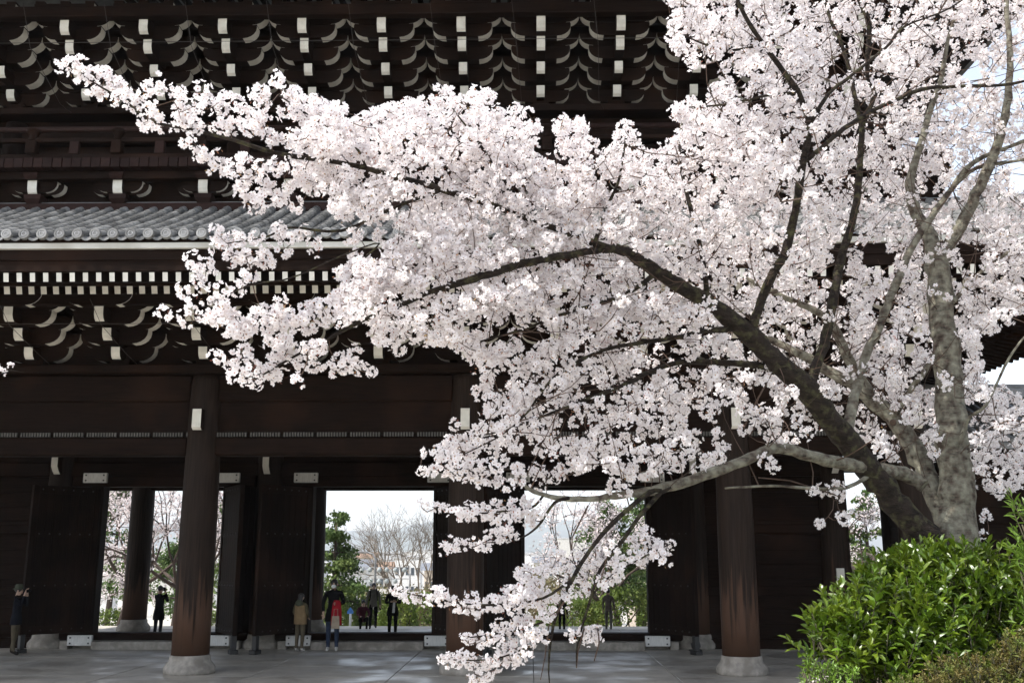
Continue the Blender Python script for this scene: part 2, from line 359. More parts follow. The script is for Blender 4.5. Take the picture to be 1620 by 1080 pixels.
for b in range(1, 4):
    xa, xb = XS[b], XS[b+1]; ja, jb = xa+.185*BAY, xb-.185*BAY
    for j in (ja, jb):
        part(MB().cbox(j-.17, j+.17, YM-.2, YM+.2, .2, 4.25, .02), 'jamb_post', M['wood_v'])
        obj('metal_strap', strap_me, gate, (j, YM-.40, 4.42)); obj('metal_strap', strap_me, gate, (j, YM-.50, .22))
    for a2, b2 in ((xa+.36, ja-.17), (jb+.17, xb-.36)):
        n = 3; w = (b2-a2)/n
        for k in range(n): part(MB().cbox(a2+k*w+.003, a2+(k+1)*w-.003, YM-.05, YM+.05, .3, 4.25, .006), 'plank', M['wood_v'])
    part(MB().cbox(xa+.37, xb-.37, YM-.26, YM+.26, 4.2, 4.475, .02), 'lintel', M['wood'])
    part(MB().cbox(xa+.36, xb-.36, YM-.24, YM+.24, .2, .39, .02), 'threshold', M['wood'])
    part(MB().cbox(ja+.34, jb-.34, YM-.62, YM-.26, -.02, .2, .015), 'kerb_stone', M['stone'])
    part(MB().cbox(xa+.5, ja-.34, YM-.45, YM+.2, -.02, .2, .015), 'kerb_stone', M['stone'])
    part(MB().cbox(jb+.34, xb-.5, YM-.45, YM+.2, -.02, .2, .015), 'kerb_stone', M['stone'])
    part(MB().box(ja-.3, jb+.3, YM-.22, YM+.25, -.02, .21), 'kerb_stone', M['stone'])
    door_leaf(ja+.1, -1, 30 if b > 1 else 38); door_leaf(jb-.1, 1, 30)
for a, b in ((XS[0], XS[1]), (XS[4], XS[5])):
    a2, b2 = a+.34, b-.34
    for k in range(11): part(MB().cbox(a2, b2, YM-.05, YM+.05, .25+k*.38+.004, .25+(k+1)*.38-.004, .008), 'plank', M['wood'])
    part(MB().box(a2, b2, YM+.04, YM+.07, .2, 4.6), 'wall_lining', M['wood'])
    for z in (1.35, 2.95): part(MB().cbox(a2, b2, YM-.13, YM+.13, z, z+.24, .02), 'wall_rail', M['wood'])
    part(MB().cbox(a2, b2, YM-.2, YM+.2, -.02, .26, .02), 'sill_beam', M['wood'])
part(MB().box(XS[5]-.12, XS[5]+.08, YM-.42, YM-.37, 1.72, 2.05), 'notice_card', M['white'])

# ------------------------------------------------------------------ brackets
def arm_profile(half, z0, h, curve=.30, n=5):
    """long bracket arm: flat top, both ends swept up in a curve; returns (profile, which sides are painted)"""
    pts = []; paint = []
    for k in range(n+1):
        a = math.pi/2*k/n; pts.append((half-curve+curve*math.sin(a), z0+(h-.055)*(1-math.cos(a)))); paint.append(1 if k < n else 1)
    pts.append((half, z0+h)); paint.append(0)
    m = [(-x, z) for x, z in reversed(pts)]
    sides = paint[:]
    prof = pts+m
    sides = [1]*(n+1)+[0]+[1]*(n+1)+[0]
    return prof, sides
def trans_arm(half, h=.31, th=.23, curve=.33):
    prof, sides = arm_profile(half, 0, h, curve)
    mb = MB().prism(prof, 'y', -th/2, th/2, 0, sides)
    return mb.mesh('bracket_arm', [M['wood'], M['white']])
def proj_arm(length, h=.25, th=.19, tall=False):
    """arm that stands out towards the court, its end painted white"""
    c = .10; zb = -.03 if tall else 0
    prof = [(.1, zb), (-length+c, zb), (-length+.035, zb+.05), (-length, zb+.13), (-length-.01, h), (.1, h)]
    return MB().prism(prof, 'x', -th/2, th/2, 0, [0, 1, 1, 1, 0, 0]).mesh('bracket_arm', [M['wood'], M['white']])
def block(w=.24, h=.12):
    t = w/2; b = t*.72
    return MB().add([(-b,-b,0),(b,-b,0),(b,b,0),(-b,b,0),(-t,-t,h*.5),(t,-t,h*.5),(t,t,h*.5),(-t,t,h*.5),(-t,-t,h),(t,-t,h),(t,t,h),(-t,t,h)],
                    [(3,2,1,0),(8,9,10,11)]+[(k*4+i, k*4+(i+1) % 4, k*4+4+(i+1) % 4, k*4+4+i) for k in range(2) for i in range(4)])
A_S, A_L, A_W = trans_arm(.72), trans_arm(.94), trans_arm(.5, .25, .17, .24)
PA = [proj_arm(.47), proj_arm(.99), proj_arm(1.46, .3)]
BLK = block(.21, .10).mesh('bearing_block', M['wood'])
def bracket_set(x, y0, z0, n, dz, step, scale, lead):
    """one cluster: block, arms parallel to the wall at each step, arms standing out"""
    mb = MB()
    blocks = []
    def blk(dx, dy, z): blocks.append((dx, dy, z))
    b = block(.42*scale, .24); mb.add([(p[0], p[1], z0-.2+p[2]) for p in b.v], b.f)
    for s in range(n):
        yy = -step*(s+1)+.05
        for dx in (-.6, 0, .6): blk(dx*scale, yy, z0+(s+2)*dz-.055)
    root = part(mb, 'bracket_set', M['wood'], None, (x, y0, 0))
    for dx, dy, z in blocks: obj('bearing_block', BLK, root, (x+dx, y0+dy, z))
    for s in range(-1, n):
        yy = y0-step*(s+1) + (.0 if s < 0 else .05)
        for lv, me in ((s+1, A_S), (s+2, A_L)):
            if s == n-1 and lv == s+2: continue
            o = obj('bracket_arm', me, root, (x, yy, z0+lv*dz)); o.scale = (scale, 1, 1)
    for s in range(n):
        o = obj('bracket_arm', PA[min(s, 2)] if s < 3 else lead, root, (x, y0, z0+s*dz))
    return root
for k in range(14):
    bracket_set(CX+(k-6.5)*1.9, D, 6.54, 3, .305, .5, 1., None)
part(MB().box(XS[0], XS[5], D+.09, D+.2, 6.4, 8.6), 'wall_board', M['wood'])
part(MB().cbox(XS[0]-1.6, XS[5]+1.6, 20.02, 20.24, 7.47, 7.7, .02), 'purlin', M['wood'])
for y, z in ((20.58, 7.76), (21.08, 7.76)): part(MB().cbox(XS[0]-1, XS[5]+1, y-.08, y+.08, z, z+.2, .02), 'purlin', M['wood'])
# upper storey: wall, columns, brackets, purlins
YU, UC = 22.3, 1.8
UX0, UX1 = CX-6.5*UC, CX+6.5*UC
part(MB().box(UX0, UX1, YU+.06, YU+.2, 9.4, 15.4), 'wall_board', M['wood'])
part(MB().box(UX1-.2, UX1, YU, YU+9.5, 9.4, 15.4), 'wall_board', M['wood'])
part(MB().box(UX0, UX0+.2, YU, YU+9.5, 9.4, 15.4), 'wall_board', M['wood'])
for k in (-6.5, -4.5, -1.5, 1.5, 4.5, 6.5):
    part(MB().lathe([(.28, 10.6), (.28, 12.2), (.24, 12.5)], (0, 0, 0), 16), 'upper_column', M['wood_v'], None, (CX+k*UC, YU, 0))
for z in (11.95, 11.3): part(MB().cbox(UX0, UX1, YU-.16, YU+.16, z, z+.3, .02), 'upper_tie_beam', M['wood'])
part(MB().cbox(UX0-.4, UX1+.4, YU-.4, YU+.4, 12.6, 12.78, .02), 'top_plate', M['wood'])
PA_U = proj_arm(1.78, .37, .2, True)
for k in range(14):
    r = bracket_set(CX+(k-6.5)*UC, YU, 12.95, 4, .335, .45, .95, PA_U)
part(MB().cbox(UX0-1.5, UX1+1.5, 20.36, 20.6, 14.24, 14.5, .02), 'purlin', M['wood'])
for y in (20.95, 21.4, 21.85): part(MB().cbox(UX0-1, UX1+1, y-.07, y+.07, 14.5, 14.7, .02), 'purlin', M['wood'])
# upper roof: boarded soffit, rafters, thick eave
UE, UO = 17.8, 4.5
ux0, ux1 = UX0-UO, UX1+UO; uyb = YU+9.5+UO
def hip(mb, x0, x1, y0, y1, zE, inset, zT, th=.12):
    o = [(x0, y0, zE), (x1, y0, zE), (x1, y1, zE), (x0, y1, zE)]; i = [(x0+inset, y0+inset, zT), (x1-inset, y0+inset, zT), (x1-inset, y1-inset, zT), (x0+inset, y1-inset, zT)]
    fs = [(k, (k+1) % 4, (k+1) % 4+4, k+4) for k in range(4)]
    mb.add(o+i, fs)
    mb.add([(p[0], p[1], p[2]-th) for p in o+i], [tuple(reversed(f)) for f in fs])
    mb.add(o+[(p[0], p[1], p[2]-th) for p in o], [(k+4, (k+1) % 4+4, (k+1) % 4, k) for k in range(4)])
    return mb
part(hip(MB(), ux0+.3, ux1-.3, UE+.3, uyb-.3, 15.2, UO-.2, 16.0, .06), 'upper_soffit', M['wood'])
part(hip(MB(), ux0, ux1, UE, uyb, 15.62, UO+3.5, 20.0, .3), 'upper_roof', M['tile'])
raf = MB().box(-.05, .05, -3.9, .2, -.07, .07, 0, 1).mesh('upper_rafter', [M['wood'], M['white']])
for k in range(90):
    x = UX0+k*.2667
    if -9.5 < x < UX1: o = obj('upper_rafter', raf, gate, (x, YU, 15.42)); o.rotation_euler.x = R(7)
# ------------------------------------------------------------------ balcony round the upper storey
BX0, BX1 = CX-6.5*1.84-1.2, CX+6.5*1.84+1.2
zb0, zb1 = 10.43, 10.65
part(MB().cbox(BX0, BX1, 20.22, 20.42, 9.56, 9.76, .015), 'balcony_sill', M['wood_red'])
part(MB().cbox(BX0, BX1, 20.05, 20.3, 10.24, 10.42, .015), 'balcony_beam', M['wood'])
part(MB().box(BX0, BX1, 20.5, 20.6, 9.5, 10.42), 'balcony_wall', M['wood'])
pl_me = [MB().cbox(-.1+rnd.uniform(0, .006), .1-rnd.uniform(0, .006), 19.85+rnd.uniform(-.012, .012), 22.1, zb0, zb1-rnd.uniform(0, .012), .008).mesh('balcony_plank', M['wood_red']) for _ in range(6)]
n = int((BX1-BX0)/.207)
for k in range(n):
    x = BX0+.1+k*.207
    if x > -15: obj('balcony_plank', pl_me[k*7 % 6], gate, (x, 0, 0))
part(MB().cbox(BX0, BX1, 19.93, 20.05, 10.66, 10.76, .01), 'bottom_rail', M['wood'])
part(MB().tube([(BX0, 19.97, 11.33), (BX1, 19.97, 11.33)], .062, 12), 'hand_rail', M['wood_red'])
part(MB().cbox(BX0, BX1, 19.93, 20.01, 11.03, 11.13, .012), 'middle_rail', M['wood'])
post = MB().cbox(-.11, .11, -.1, .1, 10.76, 11.06, .015).lathe([(.085, 11.06), (.09, 11.12), (.075, 11.16), (.13, 11.25), (.155, 11.3), (.12, 11.33)], n=14).mesh('rail_post', M['wood'])
strut = MB().cbox(-.1, .1, -.05, .05, 10.76, 11.04, .01).mesh('rail_strut', M['wood_red'])
BLK_B = block(.3, .14).mesh('bearing_block', M['wood_red']); PA_B = proj_arm(.32, .32, .2)
bsup_s = trans_arm(.62, .24, .15, .26)
for k in range(14):
    x = CX+(k-6.5)*1.84
    if x < -16: continue
    obj('rail_post', post, gate, (x, 19.97, 0))
    obj('rail_strut', strut, gate, (x+.92, 19.97, 0))
    mb = MB(); b = block(.36, .2); mb.add([(p[0], p[1]-.1, 9.75+p[2]) for p in b.v], b.f); 
    r = part(mb, 'balcony_bracket', M['wood_red'], None, (x, 20.45, 0))
    obj('bearing_block', BLK_B, r, (x, 20.15, 10.24)); obj('bracket_arm', PA_B, r, (x, 20.45, 9.93))
    obj('bracket_arm', bsup_s, r, (x, 20.36, 9.96)); obj('bracket_arm', A_W, r, (x, 20.30, 10.0))

# ------------------------------------------------------------------ lower roof: rafters, eave boards, tiles
def lift(x):
    d = max(0, abs(x-CX)-5)/7.4; return .09*d**1.5
EY, EX = 16.85, CX+12.35+4.75
lo_raf = MB().box(-.056, .056, -3.3, .2, -.075, .075, 0, 1).mesh('rafter', [M['wood'], M['white']])
fl_raf = MB().box(-.046, .046, -1.62, .35, -.08, .08, 0, 1).mesh('flying_rafter', [M['wood'], M['white']])
P_R = .2375
nr = 0
for k in range(-44, 70):
    x = CX+(k+.5)*P_R+0
    if x < -14.5 or x > EX-1.5: continue
    dz = lift(x)
    o = obj('rafter', lo_raf, gate, (x, D, 8.385+dz)); o.rotation_euler.x = math.atan(.332)
    if x < EX-.4:
        o = obj('flying_rafter', fl_raf, gate, (x, 18.62, 7.59+dz)); o.rotation_euler.x = math.atan(.24)
# right-hand side eave, running back beside the gate
for k in range(60):
    y = 18.9+k*P_R*1.35
    dz = lift(EX-1)
    if y > 36: break
    o = obj('rafter', lo_raf, gate, (XS[5], y, 8.385+dz)); o.rotation_euler = (math.atan(.332), 0, math.pi/2)
    o = obj('flying_rafter', fl_raf, gate, (XS[5]+2.95, y, 7.59+dz)); o.rotation_euler = (math.atan(.24), 0, math.pi/2)
def strip_x(name, mt, y0, y1, z0, z1, x0=CX-17.1, x1=EX, n=24):
    mb = MB(); vs = []; fs = []
    for i in range(n+1):
        x = x0+(x1-x0)*i/n; l = lift(x)
        vs += [(x, y0, z0+l), (x, y1, z0+l), (x, y1, z1+l), (x, y0, z1+l)]
    for i in range(n):
        b = i*4
        for j in range(4): fs.append((b+j, b+4+j, b+4+(j+1) % 4, b+(j+1) % 4))
    fs += [(0, 1, 2, 3), tuple(n*4+j for j in (3, 2, 1, 0))]
    return part(mb.add(vs, fs), name, mt)
strip_x('eave_beam', M['wood'], 18.36, 18.52, 7.42, 7.56)
strip_x('eave_beam', M['wood'], 17.0, 17.14, 7.31, 7.5)
strip_x('eave_board', M['wood'], 16.97, 17.1, 7.505, 7.69)
strip_x('eave_fascia', M['strip'], 16.9, 17.06, 7.70, 7.80)
strip_x('eave_board', M['wood'], 16.93, 17.1, 7.804, 7.87)
# boards over the rafters (one sheet per slope) and side eave edge
def sheet(name, pts, mt):
    return part(MB().add(pts+[(p[0], p[1], p[2]+.04) for p in pts], [(3, 2, 1, 0), (4, 5, 6, 7), (0, 1, 5, 4), (1, 2, 6, 5), (2, 3, 7, 6), (3, 0, 4, 7)]), name, mt)
sheet('soffit_board', [(CX-15, 18.3, 7.45), (EX-1.45, 18.3, 7.5), (XS[5], D+.1, 8.6), (XS[0], D+.1, 8.6)], M['wood'])
sheet('soffit_board', [(CX-17, 17.05, 7.36), (EX, 17.05, 7.42), (EX-1.4, 18.6, 7.78), (CX-15, 18.6, 7.72)], M['wood'])
sheet('soffit_board', [(EX-1.45, 18.3, 7.5), (EX-1.45, YB+3.2, 7.5), (XS[5], YB, 8.6), (XS[5], D+.1, 8.6)], M['wood'])
sheet('soffit_board', [(EX-.1, 17.05, 7.42), (EX-.1, YB+4.6, 7.42), (EX-1.4, YB+3.2, 7.78), (EX-1.4, 18.6, 7.78)], M['wood'])
part(MB().box(EX-.12, EX, EY, YB+4.7, 7.5, 7.85), 'eave_board', M['wood'])
part(MB().box(CX-17, EX-.1, YB+4.3, YB+4.7, 7.4, 7.8), 'eave_board', M['wood'])
sheet('soffit_board', [(CX-17, YB+4.6, 7.5), (CX-17, YB, 8.6), (EX, YB, 8.6), (EX, YB+4.6, 7.5)][::-1], M['wood'])
def roof_z(y):
    t = (y-EY)/3.45; return 7.93+1.45*t+.26*t*t
# the bed of pan tiles, front slope
RT = EY+3.5
mb = MB(); nxp = 110; P_T = .3167
vs = []; fs = []
rows = 12
for j in range(rows+1):
    y = EY+.02+(RT-EY)*j/rows
    for i in range(nxp*2+1):
        x = CX+(i/2-55)*P_T
        vs.append((x, y, roof_z(y)+lift(x)-.03-(.03 if i % 2 else 0)))
w2 = nxp*2+1
for j in range(rows):
    y = EY+(RT-EY)*(j+1)/rows
    for i in range(nxp*2):
        x = CX+(i/2-55)*P_T
        if CX-17.1+(y-EY) < x < EX-(y-EY): fs.append((j*w2+i, j*w2+i+1, j*w2+w2+i+1, j*w2+w2+i))
o = part(mb.add(vs, fs), 'pan_tiles', M['tile']); o['kind'] = 'stuff'
# side slope and back slope of the lower roof
part(MB().add([(EX, EY, 7.92), (EX, YB+4.7, 7.92), (EX-3.5, YB+1.2, 9.63), (EX-3.5, RT, 9.63)], [(0, 1, 2, 3)])
     .add([(EX, YB+4.7, 7.92), (CX-17.1, YB+4.7, 7.92), (CX-13.6, YB+1.2, 9.63), (EX-3.5, YB+1.2, 9.63)], [(0, 1, 2, 3)])
     .add([(CX-17.1, YB+4.7, 7.92), (CX-17.1, EY, 7.92), (CX-13.6, RT, 9.63), (CX-13.6, YB+1.2, 9.63)], [(0, 1, 2, 3)]), 'roof_slope', M['tile'])
# round cover tiles: nearest courses one by one, the rest as one mass
def cover(n=7, ln=.33, r=.088):
    mb = MB(); vs = []
    for y, rr in ((0, r*1.08), (.03, r*1.1), (ln, r*.86)):
        for i in range(n): a = math.pi*i/(n-1); vs.append((rr*math.cos(a), y, rr*math.sin(a)))
    fs = [(k*n+i, k*n+i+1, k*n+n+i+1, k*n+n+i) for k in range(2) for i in range(n-1)]+[tuple(range(n-1, -1, -1))]
    return mb.add(vs, [tuple(reversed(f)) for f in fs], 0, False)
cov = cover(); cov_me = cov.mesh('cover_tile', M['tile'])
disc = MB()
nseg = 18
for i in range(1): pass
prof = [(.0, -.012), (.058, -.012), (.062, -.02), (.092, -.02), (.10, 0), (.10, .05)]
vs = []
for r, y in prof[1:]:
    for j in range(nseg): a = 2*math.pi*j/nseg; vs.append((r*math.cos(a), y, r*math.sin(a)))
fs = [tuple(range(nseg-1, -1, -1))][::-1]+[(k*nseg+j, k*nseg+(j+1) % nseg, k*nseg+nseg+(j+1) % nseg, k*nseg+nseg+j) for k in range(4) for j in range(nseg)]
disc.add(vs, fs, 0)
for q in range(3):                      # three comma swirl in low relief
    a0 = q*2*math.pi/3; p2 = []
    for t in range(7):
        u = t/6; a = a0+u*2.3; r = .048-.012*u; wd = .016*(1-u)**.8+.002
        p2.append(((r-wd)*math.cos(a), (r-wd)*math.sin(a))); p2.append(((r+wd*.4)*math.cos(a), (r+wd*.4)*math.sin(a)))
    disc.add([(x, -.019, z) for x, z in p2], [(2*i, 2*i+2, 2*i+3, 2*i+1) for i in range(6)], 1)
disc_me = disc.mesh('eave_tile', [M['tile'], M['tile_hi']])
lip = MB()                              # the curved lip tile between two round ends
for k in range(6):
    a, b = k/6, (k+1)/6
    f = lambda u: -.055-.035*math.sin(u*math.pi)
    lip.add([(-.09+.18*a, 0, f(a)), (-.09+.18*b, 0, f(b)), (-.09+.18*b, 0, f(b)-.045), (-.09+.18*a, 0, f(a)-.045), (-.09+.18*a, .2, f(a)+.08), (-.09+.18*b, .2, f(b)+.08)], [(3, 2, 1, 0), (0, 1, 5, 4)])
lip_me = lip.mesh('eave_lip_tile', M['tile'])
slope = math.atan(1.45/3.45)
rest = MB(); made = 0
for c in range(-54, 55):
    x = CX+c*P_T
    if x < -14.2: continue
    o = obj('eave_tile', disc_me, gate, (x, EY-.02, roof_z(EY)+lift(x)+.02)); o.rotation_euler = (R(-6), rnd.uniform(-.5, .5), 0)
    obj('eave_lip_tile', lip_me, gate, (x+P_T/2, EY-.0, roof_z(EY)+lift(x)+.03))
    for j in range(12):
        y = EY+.03+j*.295
        if x > EX-(y-EY)-.2 or y > RT-.1: continue
        z = roof_z(y)+lift(x)-.035; sl = math.atan((roof_z(y+.29)-roof_z(y))/.29)
        if -10.8 < x < -2.9 and made < 300:
            o = obj('cover_tile', cov_me, gate, (x+rnd.uniform(-.006, .006), y, z+.012)); o.rotation_euler = (sl+rnd.uniform(-.012, .012), 0, rnd.uniform(-.02, .02)); made += 1
        else:
            ca, sa = math.cos(sl), math.sin(sl)
            rest.add([(x+p[0], y+p[1]*ca-p[2]*sa, z+.012+p[1]*sa+p[2]*ca) for p in cov.v], cov.f)
o = part(rest, 'cover_tiles', M['tile']); o['kind'] = 'stuff'
part(MB().cbox(CX-13.4, EX-3.6, RT-.12, RT+.2, roof_z(RT)-.02, roof_z(RT)+.07, .02).cbox(CX-13.4, EX-3.6, RT-.05, RT+.2, roof_z(RT)+.075, roof_z(RT)+.14, .02), 'ridge_course', M['tile'])
# hip ridge of the lower roof (right front corner)
part(MB().tube([(EX-.1, EY+.1, 8.15), (EX-3.5, RT, 9.8)], .17, 10), 'hip_ridge', M['tile'])
# thin bird-net wires in front of the brackets
wire = mat('net_wire', (.05, .04, .035), .6)
for y, z in ((19.7, 6.98), (20.1, 13.45)): part(MB().tube([(-12, y, z), (EX-4, y, z)], .006, 4), 'net_wire', wire)
for k in range(14):
    x = CX+(k-6.5)*1.9+.22
    if -12 < x < 5: part(MB().tube([(x-.15, 19.5, 7.45), (x-.05, 19.9, 7.0), (x+.1, 20.9, 6.6), (x+.25, 21.15, 6.42)], .006, 4), 'net_wire', wire)
    x = CX+(k-6.5)*1.8-.55
    if -12 < x < 5: part(MB().tube([(x-.1, 19.9, 14.3), (x, 20.2, 13.4), (x+.1, 21.6, 12.7), (x+.25, 21.95, 12.62)], .006, 4), 'net_wire', wire)
